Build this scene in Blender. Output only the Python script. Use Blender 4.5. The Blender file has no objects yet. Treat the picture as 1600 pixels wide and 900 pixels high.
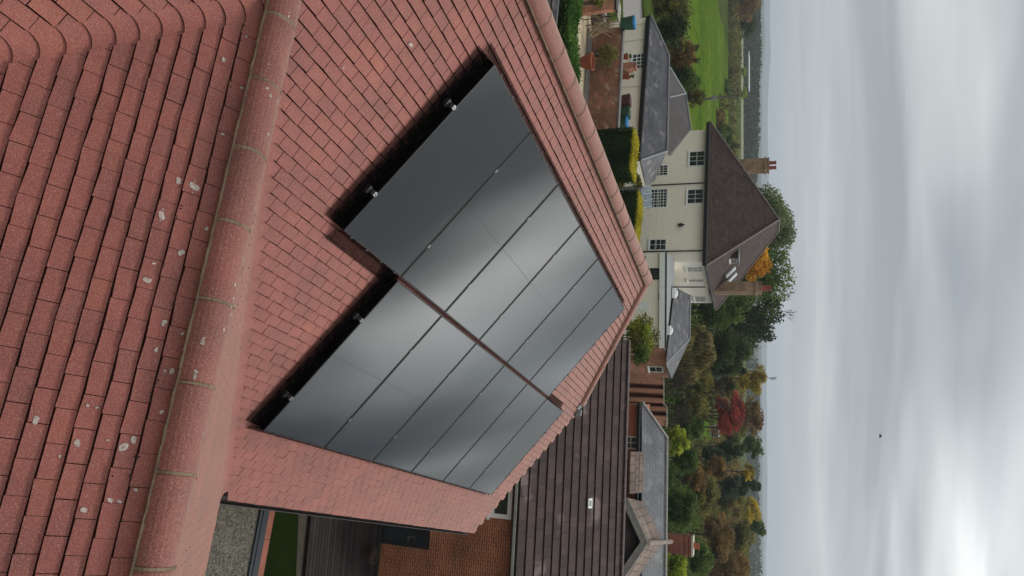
import bpy, math, random
import numpy as np
from mathutils import Vector, Matrix
random.seed(7); rng = np.random.default_rng(7)
sc = bpy.context.scene
COL = sc.collection
R = math.radians

# ------------------------------------------------------------------ camera (a drone shot turned on its side)
FPX, HOR = 1100.0, 395.0
PITCH = math.atan2(HOR, FPX)
Fv = Vector((0, math.cos(PITCH), -math.sin(PITCH)))
Uv = Vector((0, math.sin(PITCH), math.cos(PITCH)))
Rv = Vector((1, 0, 0))
cd = bpy.data.cameras.new('camera'); cam = bpy.data.objects.new('camera', cd); COL.objects.link(cam)
cd.sensor_fit = 'HORIZONTAL'; cd.sensor_width = 36; cd.lens = FPX / 1600 * 36
cd.clip_start = 0.1; cd.clip_end = 20000
m = Matrix.Identity(4)
for i in range(3):
    m[i][0] = Uv[i]; m[i][1] = -Rv[i]; m[i][2] = -Fv[i]
cam.matrix_world = m
sc.camera = cam

# ------------------------------------------------------------------ light
SUN_AZ, SUN_EL = R(46), R(56)      # azimuth measured from +Y towards +X
SUNV = Vector((math.sin(SUN_AZ) * math.cos(SUN_EL), math.cos(SUN_AZ) * math.cos(SUN_EL), math.sin(SUN_EL)))
sd = bpy.data.lights.new('sun', 'SUN'); so = bpy.data.objects.new('sun', sd); COL.objects.link(so)
sd.energy = 1.85; sd.angle = R(12); sd.color = (1, .96, .9)
so.rotation_euler = (-SUNV).to_track_quat('-Z', 'Y').to_euler()
W = bpy.data.worlds.new("World"); sc.world = W; W.use_nodes = True
nt = W.node_tree; nt.nodes.clear()
def NN(t, k, **kw):
    n = t.nodes.new(k)
    for a, b in kw.items():
        if a in ('operation', 'blend_type', 'data_type', 'noise_dimensions', 'attribute_name', 'sky_type', 'sun_disc', 'sun_elevation',
                 'sun_rotation', 'clamp', 'interpolation_type', 'vector_type', 'feature', 'offset', 'attribute_type', 'use_clamp', 'bands_direction'):
            setattr(n, a, b)
    return n
def setv(n, **kw):
    for a, b in kw.items(): n.inputs[a.replace('_', ' ')].default_value = b
def ramp(t, src, stops):
    r = t.nodes.new('ShaderNodeValToRGB'); t.links.new(src, r.inputs[0])
    e = r.color_ramp.elements
    while len(e) < len(stops): e.new(.5)
    for q, (p, c) in zip(e, stops):
        q.position = p; q.color = (*c, 1) if len(c) == 3 else c
    return r.outputs[0]
def math_(t, op, a, b=None, clamp=False):
    n = t.nodes.new('ShaderNodeMath'); n.operation = op; n.use_clamp = clamp
    for i, v in enumerate((a, b)):
        if v is None: continue
        if isinstance(v, (int, float)): n.inputs[i].default_value = v
        else: t.links.new(v, n.inputs[i])
    return n.outputs[0]
def mix_(t, fac, a, b, mode='MIX'):
    n = t.nodes.new('ShaderNodeMix'); n.data_type = 'RGBA'; n.blend_type = mode; n.clamp_result = False
    for i, v in ((0, fac), (6, a), (7, b)):
        if isinstance(v, (int, float)): n.inputs[i].default_value = v
        elif isinstance(v, tuple): n.inputs[i].default_value = (*v, 1)
        else: t.links.new(v, n.inputs[i])
    return n.outputs[2]
out = nt.nodes.new('ShaderNodeOutputWorld')
tc = nt.nodes.new('ShaderNodeTexCoord')
sep = nt.nodes.new('ShaderNodeSeparateXYZ'); nt.links.new(tc.outputs['Generated'], sep.inputs[0])
zz = math_(nt, 'MAXIMUM', sep.outputs[2], 0.0)
den = math_(nt, 'ADD', zz, 0.10)
cx = math_(nt, 'DIVIDE', sep.outputs[0], den); cy = math_(nt, 'DIVIDE', sep.outputs[1], den)
comb = nt.nodes.new('ShaderNodeCombineXYZ'); nt.links.new(cx, comb.inputs[0]); nt.links.new(cy, comb.inputs[1])
def cloud(scale, rot, sx, sy, det, dist, loc=(0, 0, 0)):
    mp = nt.nodes.new('ShaderNodeMapping'); nt.links.new(comb.outputs[0], mp.inputs[0])
    mp.inputs['Scale'].default_value = (sx, sy, 1); mp.inputs['Rotation'].default_value = (0, 0, rot); mp.inputs['Location'].default_value = loc
    n = nt.nodes.new('ShaderNodeTexNoise'); nt.links.new(mp.outputs[0], n.inputs['Vector'])
    n.inputs['Scale'].default_value = scale; n.inputs['Detail'].default_value = det; n.inputs['Distortion'].default_value = dist
    n.inputs['Roughness'].default_value = .5
    return n.outputs['Fac']
c1 = cloud(.60, R(-12), .55, 1.15, 2.6, .6, (3.3, 1.1, 0))
c2 = cloud(1.6, R(8), .4, 1.3, 3.5, .3, (7.3, 2.1, 0))
cc = math_(nt, 'ADD', math_(nt, 'MULTIPLY', c1, .76), math_(nt, 'MULTIPLY', c2, .24))
ccol = ramp(nt, cc, [(.37, (.31, .335, .355)), (.45, (.395, .42, .43)), (.53, (.50, .52, .52)), (.64, (.68, .695, .675))])
hz = ramp(nt, zz, [(0, (1, 1, 1)), (.035, (.75, .75, .75)), (.15, (0, 0, 0))])
ccol = mix_(nt, hz, ccol, (.45, .49, .515))
# brighter cloud where the hidden sun stands
nv = nt.nodes.new('ShaderNodeVectorMath'); nv.operation = 'DOT_PRODUCT'
nt.links.new(tc.outputs['Generated'], nv.inputs[0])
GA, GE = R(42), R(31)
nv.inputs[1].default_value = (math.sin(GA) * math.cos(GE), math.cos(GA) * math.cos(GE), math.sin(GE))
glow = math_(nt, 'POWER', math_(nt, 'MAXIMUM', nv.outputs['Value'], 0.0), 19.0)
c3 = cloud(1.15, R(-30), .8, 1.15, 1.8, .35, (8.1, 2.9, 0))
c3 = ramp(nt, c3, [(.36, (.0, .0, .0)), (.5, (.32, .32, .32)), (.64, (1.0, 1.0, 1.0))])
gl = nt.nodes.new('ShaderNodeMath'); gl.operation = 'MULTIPLY'
nt.links.new(glow, gl.inputs[0]); nt.links.new(c3, gl.inputs[1])
gain = math_(nt, 'ADD', math_(nt, 'MULTIPLY', gl.outputs[0], 5.2), 1.0)
# overhead the cloud is brighter than near the horizon
gain = math_(nt, 'MULTIPLY', gain, math_(nt, 'ADD', math_(nt, 'MULTIPLY', math_(nt, 'POWER', zz, 1.5), 1.0), 1.0))
gv = nt.nodes.new('ShaderNodeVectorMath'); gv.operation = 'SCALE'
nt.links.new(ccol, gv.inputs[0]); nt.links.new(gain, gv.inputs['Scale'])
below = ramp(nt, math_(nt, 'ADD', math_(nt, 'MULTIPLY', sep.outputs[2], 10.0), .5), [(.3, (0, 0, 0)), (.5, (1, 1, 1))])
skyc = mix_(nt, below, (.10, .11, .09), gv.outputs[0])
b1 = nt.nodes.new('ShaderNodeBackground'); nt.links.new(skyc, b1.inputs[0]); b1.inputs[1].default_value = 1.0
sky = nt.nodes.new('ShaderNodeTexSky'); sky.sky_type = 'NISHITA'; sky.sun_disc = False
sky.sun_elevation = SUN_EL; sky.sun_rotation = SUN_AZ
b2 = nt.nodes.new('ShaderNodeBackground'); nt.links.new(sky.outputs[0], b2.inputs[0]); b2.inputs[1].default_value = 0.008
ad = nt.nodes.new('ShaderNodeAddShader'); nt.links.new(b1.outputs[0], ad.inputs[0]); nt.links.new(b2.outputs[0], ad.inputs[1])
nt.links.new(ad.outputs[0], out.inputs[0])
sc.view_settings.view_transform = 'Standard'; sc.view_settings.look = 'None'
sc.view_settings.exposure = 0.0; sc.view_settings.gamma = 1
sc.cycles.volume_bounces = 0; sc.cycles.max_bounces = 8; sc.cycles.transparent_max_bounces = 16

# ------------------------------------------------------------------ pixel -> world helpers
def ray(px, py): return Fv + Uv * ((px - 800) / FPX) + Rv * ((py - 450) / FPX)
def atY(px, py, Y): d = ray(px, py); return d * (Y / d.y)
def atz(px, py, z): d = ray(px, py); return d * (z / d.z)
def atp(px, py, o, n): d = ray(px, py); return d * (o.dot(n) / d.dot(n))
def zg(Y):
    pts = [(-1e5, -11.4), (21, -11.4), (30, -8.35), (55, -9.3), (230, -9.3), (700, -15), (1e6, -15)]
    for (a, za), (b, zb) in zip(pts, pts[1:]):
        if Y <= b: return za + (zb - za) * (Y - a) / (b - a)
    return -15
def G(px, py, dz=0):
    d = ray(px, py); t = 1.0
    lo, hi = 1.0, 20000.0
    for _ in range(60):
        mid = (lo * hi) ** .5
        if d.z * mid < zg(d.y * mid) + dz: hi = mid
        else: lo = mid
    return d * hi

# ------------------------------------------------------------------ materials
MATS = {}
def M(name, c1, c2=None, rough=.8, scale=3.0, bump=0.0, bscale=40.0, rnd=0.0, spec=.3, fine=0.0, fscale=150.0, metal=0.0, coord='Object', patches=None, detail=4):
    """two-tone noise colour, optional fine speckle, bump and per-face random tone"""
    if name in MATS: return MATS[name]
    m = bpy.data.materials.new(name); m.use_nodes = True; t = m.node_tree
    b = t.nodes['Principled BSDF']; tc = t.nodes.new('ShaderNodeTexCoord')
    co = tc.outputs['UV' if coord == 'UV' else 'Object']
    n = t.nodes.new('ShaderNodeTexNoise'); t.links.new(co, n.inputs['Vector']); n.inputs['Scale'].default_value = scale; n.inputs['Detail'].default_value = detail
    f = ramp(t, n.outputs['Fac'], [(.3, (0, 0, 0)), (.7, (1, 1, 1))])
    col = mix_(t, f, tuple(c1), tuple(c2 or c1))
    if patches:
        pc, ps, lo, hi = patches
        n3 = t.nodes.new('ShaderNodeTexNoise'); t.links.new(co, n3.inputs['Vector']); n3.inputs['Scale'].default_value = ps; n3.inputs['Detail'].default_value = 3
        col = mix_(t, ramp(t, n3.outputs['Fac'], [(lo, (0, 0, 0)), (hi, (1, 1, 1))]), col, tuple(pc))
    if fine:
        n2 = t.nodes.new('ShaderNodeTexNoise'); t.links.new(co, n2.inputs['Vector']); n2.inputs['Scale'].default_value = fscale; n2.inputs['Detail'].default_value = 2
        g = math_(t, 'ADD', math_(t, 'MULTIPLY', math_(t, 'SUBTRACT', n2.outputs['Fac'], .5), fine * 4), 1.0)
        v = t.nodes.new('ShaderNodeVectorMath'); v.operation = 'SCALE'; t.links.new(col, v.inputs[0]); t.links.new(g, v.inputs['Scale']); col = v.outputs[0]
    if rnd:
        a = t.nodes.new('ShaderNodeAttribute'); a.attribute_name = 'rnd'
        g = math_(t, 'ADD', math_(t, 'MULTIPLY', math_(t, 'SUBTRACT', a.outputs['Fac'], .5), rnd * 2), 1.0)
        v = t.nodes.new('ShaderNodeVectorMath'); v.operation = 'SCALE'; t.links.new(col, v.inputs[0]); t.links.new(g, v.inputs['Scale']); col = v.outputs[0]
    t.links.new(col, b.inputs['Base Color'])
    b.inputs['Roughness'].default_value = rough; b.inputs['Specular IOR Level'].default_value = spec; b.inputs['Metallic'].default_value = metal
    if bump:
        nb = t.nodes.new('ShaderNodeTexNoise'); t.links.new(co, nb.inputs['Vector']); nb.inputs['Scale'].default_value = bscale; nb.inputs['Detail'].default_value = 5
        bp = t.nodes.new('ShaderNodeBump'); bp.inputs['Strength'].default_value = bump; bp.inputs['Distance'].default_value = .01
        t.links.new(nb.outputs['Fac'], bp.inputs['Height']); t.links.new(bp.outputs[0], b.inputs['Normal'])
    MATS[name] = m; return m
def MB_brick(name, c1, c2, mortar, bw=.225, bh=.075, ms=.008, rough=.85, bump=.4, dist=.008, stain=None, off=.5, msm=.15):
    """brick / slate / tile courses in UV metres"""
    if name in MATS: return MATS[name]
    m = bpy.data.materials.new(name); m.use_nodes = True; t = m.node_tree
    b = t.nodes['Principled BSDF']; tc = t.nodes.new('ShaderNodeTexCoord')
    br = t.nodes.new('ShaderNodeTexBrick'); t.links.new(tc.outputs['UV'], br.inputs['Vector'])
    br.offset = off
    for k, v in (('Color1', (*c1, 1)), ('Color2', (*c2, 1)), ('Mortar', (*mortar, 1)), ('Scale', 1.0), ('Mortar Size', ms), ('Mortar Smooth', msm), ('Brick Width', bw), ('Row Height', bh), ('Bias', 0.0)):
        br.inputs[k].default_value = v
    n = t.nodes.new('ShaderNodeTexNoise'); t.links.new(tc.outputs['UV'], n.inputs['Vector']); n.inputs['Scale'].default_value = 1.1; n.inputs['Detail'].default_value = 6
    f = ramp(t, n.outputs['Fac'], [(.35, (.72, .72, .72)), (.65, (1.2, 1.2, 1.2))])
    col = mix_(t, 1.0, br.outputs['Color'], f, 'MULTIPLY')
    n2 = t.nodes.new('ShaderNodeTexNoise'); t.links.new(tc.outputs['UV'], n2.inputs['Vector']); n2.inputs['Scale'].default_value = 26; n2.inputs['Detail'].default_value = 3
    col = mix_(t, 1.0, col, ramp(t, n2.outputs['Fac'], [(.35, (.8, .8, .8)), (.65, (1.2, 1.2, 1.2))]), 'MULTIPLY')
    if stain:
        sc_, ss, lo, hi = stain
        n3 = t.nodes.new('ShaderNodeTexNoise'); t.links.new(tc.outputs['UV'], n3.inputs['Vector']); n3.inputs['Scale'].default_value = ss; n3.inputs['Detail'].default_value = 5
        col = mix_(t, ramp(t, n3.outputs['Fac'], [(lo, (0, 0, 0)), (hi, (1, 1, 1))]), col, tuple(sc_))
    t.links.new(col, b.inputs['Base Color']); b.inputs['Roughness'].default_value = rough; b.inputs['Specular IOR Level'].default_value = .3
    bp = t.nodes.new('ShaderNodeBump'); bp.inputs['Strength'].default_value = bump; bp.inputs['Distance'].default_value = dist
    inv = math_(t, 'SUBTRACT', 1.0, br.outputs['Fac']); t.links.new(inv, bp.inputs['Height']); t.links.new(bp.outputs[0], b.inputs['Normal'])
    MATS[name] = m; return m
def M_leaf(name, cols, transl=.38):
    if name in MATS: return MATS[name]
    m = bpy.data.materials.new(name); m.use_nodes = True; t = m.node_tree
    b = t.nodes['Principled BSDF']; a = t.nodes.new('ShaderNodeAttribute'); a.attribute_name = 'rnd'
    st = [(i / (len(cols) - 1), c) for i, c in enumerate(cols)]
    c = ramp(t, a.outputs['Fac'], st); t.links.new(c, b.inputs['Base Color'])
    b.inputs['Roughness'].default_value = .7; b.inputs['Specular IOR Level'].default_value = .2
    tr = t.nodes.new('ShaderNodeBsdfTranslucent'); t.links.new(c, tr.inputs[0])
    mx = t.nodes.new('ShaderNodeMixShader'); mx.inputs[0].default_value = transl
    t.links.new(b.outputs[0], mx.inputs[1]); t.links.new(tr.outputs[0], mx.inputs[2])
    t.links.new(mx.outputs[0], t.nodes['Material Output'].inputs[0])
    MATS[name] = m; return m
def M_tile(name, base, dark, warm, pale, speck=.42):
    """granular concrete roof tile"""
    m = bpy.data.materials.new(name); m.use_nodes = True; t = m.node_tree
    b = t.nodes['Principled BSDF']; tc = t.nodes.new('ShaderNodeTexCoord'); co = tc.outputs['Object']
    a = t.nodes.new('ShaderNodeAttribute'); a.attribute_name = 'rnd'
    col = ramp(t, a.outputs['Fac'], [(0, dark), (.25, base), (.85, base), (1, warm)])
    n = t.nodes.new('ShaderNodeTexNoise'); t.links.new(co, n.inputs['Vector']); n.inputs['Scale'].default_value = 2.2; n.inputs['Detail'].default_value = 8; n.inputs['Roughness'].default_value = .65
    col = mix_(t, 1.0, col, ramp(t, n.outputs['Fac'], [(.3, (.72, .73, .76)), (.7, (1.26, 1.22, 1.18))]), 'MULTIPLY')
    n1 = t.nodes.new('ShaderNodeTexNoise'); t.links.new(co, n1.inputs['Vector']); n1.inputs['Scale'].default_value = 16; n1.inputs['Detail'].default_value = 4
    col = mix_(t, ramp(t, n1.outputs['Fac'], [(.6, (0, 0, 0)), (.8, (.32, .32, .32))]), col, (.09, .06, .048))
    n2 = t.nodes.new('ShaderNodeTexNoise'); t.links.new(co, n2.inputs['Vector']); n2.inputs['Scale'].default_value = 140; n2.inputs['Detail'].default_value = 3; n2.inputs['Roughness'].default_value = .8
    col = mix_(t, math_(t, 'MULTIPLY', ramp(t, n2.outputs['Fac'], [(.52, (0, 0, 0)), (.66, (1, 1, 1))]), speck), col, pale)
    col = mix_(t, math_(t, 'MULTIPLY', ramp(t, n2.outputs['Fac'], [(.32, (1, 1, 1)), (.46, (0, 0, 0))]), .5), col, tuple(v * .5 for v in base))
    t.links.new(col, b.inputs['Base Color']); b.inputs['Roughness'].default_value = .62; b.inputs['Specular IOR Level'].default_value = .3
    b.inputs['Sheen Weight'].default_value = .62; b.inputs['Sheen Roughness'].default_value = .45; b.inputs['Sheen Tint'].default_value = (1, .82, .66, 1)
    bp = t.nodes.new('ShaderNodeBump'); bp.inputs['Strength'].default_value = .5; bp.inputs['Distance'].default_value = .004
    t.links.new(n2.outputs['Fac'], bp.inputs['Height']); t.links.new(bp.outputs[0], b.inputs['Normal'])
    MATS[name] = m; return m
tileM = M_tile('roof_tile', (.222, .061, .048), (.198, .058, .047), (.236, .065, .046), (.50, .29, .23))
ridgeM = M_tile('ridge_tile_clay', (.185, .054, .042), (.165, .05, .042), (.20, .056, .042), (.46, .26, .2), .6)
gapM = M('tile_gap', (.060, .018, .012), (.036, .011, .008), rough=1)
mortarM = M('mortar', (.235, .175, .115), (.13, .095, .062), rough=.95, scale=14, bump=.5, bscale=60)
browntileM = M('brown_tile', (.058, .036, .031), (.038, .025, .023), rough=.8, scale=1.3, bump=.4, bscale=60, rnd=.28, fine=.35, fscale=70, patches=((.12, .085, .08), .9, .62, .68))
darktileM = M('dark_tile', (.075, .06, .065), (.04, .035, .04), rough=.75, scale=3, bump=.4, rnd=.35, fine=.4, fscale=50)
blackM = M('black_plastic', (.015, .015, .016), (.022, .022, .022), rough=.45, scale=6)
gutterM = M('black_gutter', (.018, .016, .015), (.035, .026, .022), rough=.6, scale=4)
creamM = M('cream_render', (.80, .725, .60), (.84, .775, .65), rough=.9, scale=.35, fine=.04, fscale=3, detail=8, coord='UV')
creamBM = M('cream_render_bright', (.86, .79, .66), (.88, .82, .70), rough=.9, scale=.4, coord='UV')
whiteM = M('white_paint', (.72, .72, .70), (.78, .78, .76), rough=.5, scale=3)
offwhiteM = M('weathered_white_paint', (.22, .21, .185), (.31, .295, .26), rough=.7, scale=6, fine=.3, fscale=25)
glassM = M('window_glass', (.012, .014, .016), (.03, .035, .04), rough=.06, scale=.8, spec=.8)
brickM = MB_brick('red_brick', (.29, .082, .034), (.17, .050, .028), (.34, .20, .12), ms=.010)
brickOldM = MB_brick('old_red_brick', (.34, .12, .06), (.17, .075, .045), (.24, .2, .15), stain=((.36, .28, .21), 2.2, .6, .68))
brickFarM = MB_brick('orange_brick', (.46, .19, .11), (.34, .14, .09), (.46, .32, .24), bw=.3, bh=.1, stain=((.30, .16, .1), .8, .5, .65))
chimneyM = MB_brick('buff_brick', (.40, .27, .17), (.29, .19, .12), (.20, .14, .09), ms=.014, stain=((.20, .13, .08), 2.0, .5, .62))
chimneyRM = MB_brick('red_chimney_brick', (.25, .065, .04), (.18, .05, .035), (.25, .15, .11), ms=.010)
potM = M('terracotta', (.24, .065, .03), (.19, .055, .03), rough=.85, scale=5)
potRM = M('red_chimney_pot', (.22, .05, .04), (.30, .08, .06), rough=.7, scale=5)
slateM = MB_brick('grey_slate', (.085, .085, .095), (.058, .058, .066), (.03, .03, .033), bw=.3, bh=.2, ms=.012, rough=.55, stain=((.16, .15, .145), 1.4, .58, .66))
slateBM = MB_brick('weathered_slate', (.105, .11, .125), (.085, .09, .10), (.05, .05, .055), bw=.28, bh=.18, ms=.010, rough=.55, stain=((.16, .17, .17), 1.2, .58, .70))
brownroofM = MB_brick('brown_plain_tile', (.062, .036, .030), (.045, .028, .025), (.022, .014, .012), bw=.33, bh=.22, ms=.03, rough=.85, stain=((.075, .046, .036), 2.5, .5, .8))
tanroofM = MB_brick('weathered_tan_tile', (.20, .145, .115), (.155, .115, .095), (.075, .055, .045), bw=.33, bh=.30, ms=.020, rough=.85, stain=((.25, .19, .15), 1.2, .55, .7))
leadM = M('lead_sheet', (.17, .18, .19), (.22, .225, .23), rough=.55, scale=1.2, fine=.08, fscale=8)
barkM = M('bark', (.09, .07, .05), (.05, .04, .03), rough=.95, scale=3)
twigM = M('dark_twigs', (.045, .035, .028), (.07, .055, .04), rough=.95, scale=2)
metalM = M('bright_clamp_metal', (.26, .26, .26), (.18, .18, .18), rough=.5, metal=1.0)
terraM = M('terracotta_coping', (.26, .095, .06), (.20, .075, .05), rough=.95, scale=5, bump=.3)
gravelM = M('gravel_chippings', (.15, .135, .105), (.035, .032, .027), rough=.95, scale=38, bump=1.0, bscale=45, fine=.6, fscale=60, detail=2)  # chippings coloured darker to hold the shade of the buildings around
deckM = M('shade_darkened_decking', (.022, .015, .012), (.010, .007, .006), rough=.85, scale=2.2, fine=.35, fscale=14, rnd=.5)  # near-black boards: the shade between the buildings is put into the colour

# ------------------------------------------------------------------ mesh helpers
class MB:
    def __init__(s): s.v = []; s.f = []; s.m = []; s.r = []
    def face(s, pts, mi=0, r=None):
        b = len(s.v); s.v += [tuple(p) for p in pts]; s.f.append(tuple(range(b, b + len(pts)))); s.m.append(mi); s.r.append(random.random() if r is None else r)
    def slab(s, pts, vec, mi=0, r=None, mside=None):
        """polygon extruded by vec (pts top side, counter clockwise seen from outside)"""
        r = random.random() if r is None else r; vec = Vector(vec); pts = [Vector(p) for p in pts]
        n = Vector((0, 0, 0))
        for i in range(1, len(pts) - 1): n += (pts[i] - pts[0]).cross(pts[i + 1] - pts[0])
        if n.dot(vec) > 0: pts = pts[::-1]
        q = [p + vec for p in pts]; ms = mi if mside is None else mside
        s.face(pts, mi, r); s.face(q[::-1], ms, r)
        for i in range(len(pts)):
            j = (i + 1) % len(pts); s.face([pts[i], q[i], q[j], pts[j]], ms, r)
    def boxf(s, o, ax, ay, az, x0, x1, y0, y1, z0, z1, mi=0, r=None):
        """box in the frame o + ax*x + ay*y + az*z"""
        P = lambda x, y, z: o + ax * x + ay * y + az * z
        s.slab([P(x0, y0, z1), P(x1, y0, z1), P(x1, y1, z1), P(x0, y1, z1)], az * (z0 - z1), mi, r)
    def box(s, c, sz, mi=0, r=None, yaw=0):
        ax = Vector((math.cos(yaw), math.sin(yaw), 0)); ay = Vector((-math.sin(yaw), math.cos(yaw), 0)); az = Vector((0, 0, 1))
        s.boxf(Vector(c), ax, ay, az, -sz[0] / 2, sz[0] / 2, -sz[1] / 2, sz[1] / 2, -sz[2] / 2, sz[2] / 2, mi, r)
    def tube(s, p0, p1, r0, r1=None, n=8, mi=0, caps=True, r=None):
        p0, p1 = Vector(p0), Vector(p1); r1 = r0 if r1 is None else r1; d = (p1 - p0).normalized()
        a = d.orthogonal().normalized(); b = d.cross(a); rr = random.random() if r is None else r
        c0 = [p0 + (a * math.cos(2 * math.pi * k / n) + b * math.sin(2 * math.pi * k / n)) * r0 for k in range(n)]
        c1 = [p1 + (a * math.cos(2 * math.pi * k / n) + b * math.sin(2 * math.pi * k / n)) * r1 for k in range(n)]
        for k in range(n):
            j = (k + 1) % n; s.face([c0[k], c0[j], c1[j], c1[k]], mi, rr)
        if caps: s.face(c0[::-1], mi, rr); s.face(c1, mi, rr)
    def path(s, pts, r, n=6, mi=0):
        for a, b in zip(pts, pts[1:]): s.tube(a, b, r, n=n, mi=mi)
    def lathe(s, c, prof, n=16, mi=0):
        c = Vector(c); rings = [[c + Vector((q * math.cos(2 * math.pi * k / n), q * math.sin(2 * math.pi * k / n), z)) for k in range(n)] for q, z in prof]
        for A, Bq in zip(rings, rings[1:]):
            for k in range(n):
                j = (k + 1) % n; s.face([A[k], A[j], Bq[j], Bq[k]], mi)
        s.face(rings[-1], mi); s.face(rings[0][::-1], mi)
    def build(s, name, mats, parent=None, smooth=False, **props):
        return mkmesh(name, s.v, s.f, mats, parent, s.m, s.r, smooth, **props)
def worldloc(o):
    l = Vector((0, 0, 0))
    while o is not None: l += o.location; o = o.parent
    return l
def props(o, label=None, cat=None, group=None, kind=None):
    if label: o['label'] = label
    if cat: o['category'] = cat
    if group: o['group'] = group
    if kind: o['kind'] = kind
    return o
def mkmesh(name, v, f, mats, parent=None, mi=None, rnd=None, smooth=False, loc=None, label=None, cat=None, group=None, kind=None):
    if not isinstance(mats, (list, tuple)): mats = [mats]
    off = worldloc(parent) if parent is not None else Vector(loc or (0, 0, 0))
    me = bpy.data.meshes.new(name)
    va = np.asarray(v, dtype=np.float64) - np.array(off)[None, :]
    me.from_pydata(va.tolist(), [], f if isinstance(f, list) else f.tolist())
    for q in mats: me.materials.append(q)
    if mi is not None and len(mats) > 1: me.polygons.foreach_set('material_index', np.asarray(mi, dtype=np.int32))
    if rnd is not None:
        a = me.attributes.new('rnd', 'FLOAT', 'FACE'); a.data.foreach_set('value', np.asarray(rnd, dtype=np.float32))
    if smooth: me.polygons.foreach_set('use_smooth', np.ones(len(me.polygons), dtype=bool))
    o = bpy.data.objects.new(name, me); COL.objects.link(o)
    if parent is not None: o.parent = parent
    else: o.location = off
    # UV in metres along the face
    if len(me.polygons) < 20000:
        uv = me.uv_layers.new(name='UVMap'); vs = me.vertices
        for p in me.polygons:
            n = p.normal
            if abs(n.z) > .999: t = Vector((1, 0, 0)); w = Vector((0, 1, 0))
            else: t = Vector((-n.y, n.x, 0)).normalized(); w = n.cross(t)
            for li in p.loop_indices:
                c = vs[me.loops[li].vertex_index].co + off; uv.data[li].uv = (c.dot(t), c.dot(w))
    return props(o, label, cat, group, kind)
def empty(name, loc, label=None, cat=None, group=None):
    o = bpy.data.objects.new(name, None); COL.objects.link(o); o.location = loc; o.empty_display_size = .3
    return props(o, label, cat, group)
def copy_tree(o, parent=None):
    c = o.copy(); COL.objects.link(c); c.parent = parent
    for ch in list(o.children): copy_tree(ch, c)
    return c
X3, Y3, Z3 = Vector((1, 0, 0)), Vector((0, 1, 0)), Vector((0, 0, 1))

# ================================================================== GROUND AND LAND
grassM = M('grass', (.034, .052, .012), (.055, .078, .018), rough=1, spec=0, scale=.25, fine=.25, fscale=2.5, patches=((.11, .11, .04), .05, .5, .7))
ys = [-60, 21, 30, 40, 55, 100, 160, 230, 320, 450, 700, 1500, 6500]
xs = [-5000, -1200, -400, -150, -60, -20, 0, 20, 60, 150, 400, 1200, 5000]
v = []; f = []
for y in ys:
    for x in xs: v.append((x, y, zg(y)))
for j in range(len(ys) - 1):
    for i in range(len(xs) - 1):
        a = j * len(xs) + i; f.append((a, a + 1, a + 1 + len(xs), a + len(xs)))
mkmesh('ground', v, f, grassM, kind='structure')
def patch(name, pts, mat, dz=.004, **k):
    mb = MB(); mb.face([p + Z3 * dz for p in pts]); 
    if 'kind' not in k: k['kind'] = 'structure'
    return mb.build(name, mat, **k)
# bright sloping meadow on the left
meadowM = M('meadow_grass', (.078, .125, .013), (.050, .088, .010), rough=1, spec=0, scale=.06, fine=.4, fscale=.9, patches=((.12, .15, .03), .04, .55, .75))
patch('meadow', [G(1068, 10), G(1056, 330), G(1138, 330), G(1142, 150), G(1147, -30), G(1080, -60)], meadowM, .03)
patch('driveway', [G(884, -60), G(912, 250), G(928, 250), G(923, 30), G(924, -60)], M('gravel_drive', (.52, .43, .28), (.42, .35, .24), rough=.95, scale=.8, fine=.12, fscale=12, patches=((.25, .24, .22), .9, .62, .7)), .012)
patch('road', [G(972, -60), G(974, 40), G(1004, 34), G(998, -60)], M('asphalt', (.24, .22, .21), (.20, .19, .185), rough=.9, scale=2), .012)
patch('far_lane', [G(1158, 60), G(1158.5, 330), G(1162, 330), G(1161.5, 60)], M('pale_lane', (.20, .20, .12), (.16, .18, .10), rough=.9), .05)
patch('stubble_field', [G(1141, 100), G(1143, 190), G(1150, 190), G(1149, 110)], M('yellow_grass', (.22, .25, .05), (.18, .22, .04), rough=.95, scale=.1), .05)
patch('lawn', [G(424, 660, 0), G(366, 1040, 0), G(478, 1040), G(490, 660)], M('shaded_lawn', (.007, .013, .003), (.010, .018, .004), rough=1, spec=0, scale=3, fine=.3, fscale=60), .01)  # building shade is painted into this very dark grass colour
patch('garden_path', [G(470, 690), G(456, 1040), G(492, 1040), G(496, 690)], M('path_earth', (.05, .04, .028), (.03, .026, .018), rough=.95, scale=3), .02)
patch('shed_lawn', [G(1098, 650), G(1098, 704), G(1127, 704), G(1127, 650)], M('bright_grass', (.085, .15, .014), (.07, .12, .012), rough=1, spec=0), .03)  # brighter green grass round the shed
patch('back_lawn', [G(1000, 560), G(1000, 700), G(1110, 760), G(1112, 560)], M('garden_grass', (.05, .095, .014), (.07, .11, .018), rough=.95, scale=.8, fine=.2, fscale=5), .012)
# distant hills
def hills(name, Y0, prof, col, depth=900):
    n = 90; v = []; f = []
    for i in range(n + 1):
        py = -700 + 2300 * i / n
        x = np.interp(py, [p[0] for p in prof], [p[1] for p in prof]) + 1.1 * math.sin(i * 1.7) * .4 + random.uniform(-.35, .35)
        top = atY(x, py, Y0); v += [(top.x * .97, Y0 - depth * .5, -15.5), tuple(top), (top.x * 1.05, Y0 + depth * .5, -15.5)]
        if i: a = 3 * i; f += [(a - 3, a, a + 1, a - 2), (a - 2, a + 1, a + 2, a - 1)]
    mkmesh(name, v, f, M('hill_' + name, col, tuple(c * .7 for c in col), rough=1, scale=.008, detail=8), smooth=True, kind='structure')
hills('far_hills', 4200, [(-700, 1199), (0, 1203), (90, 1204), (170, 1199), (260, 1201), (420, 1198), (620, 1198), (800, 1199), (860, 1197), (1600, 1198)], (.05, .07, .05))
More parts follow.
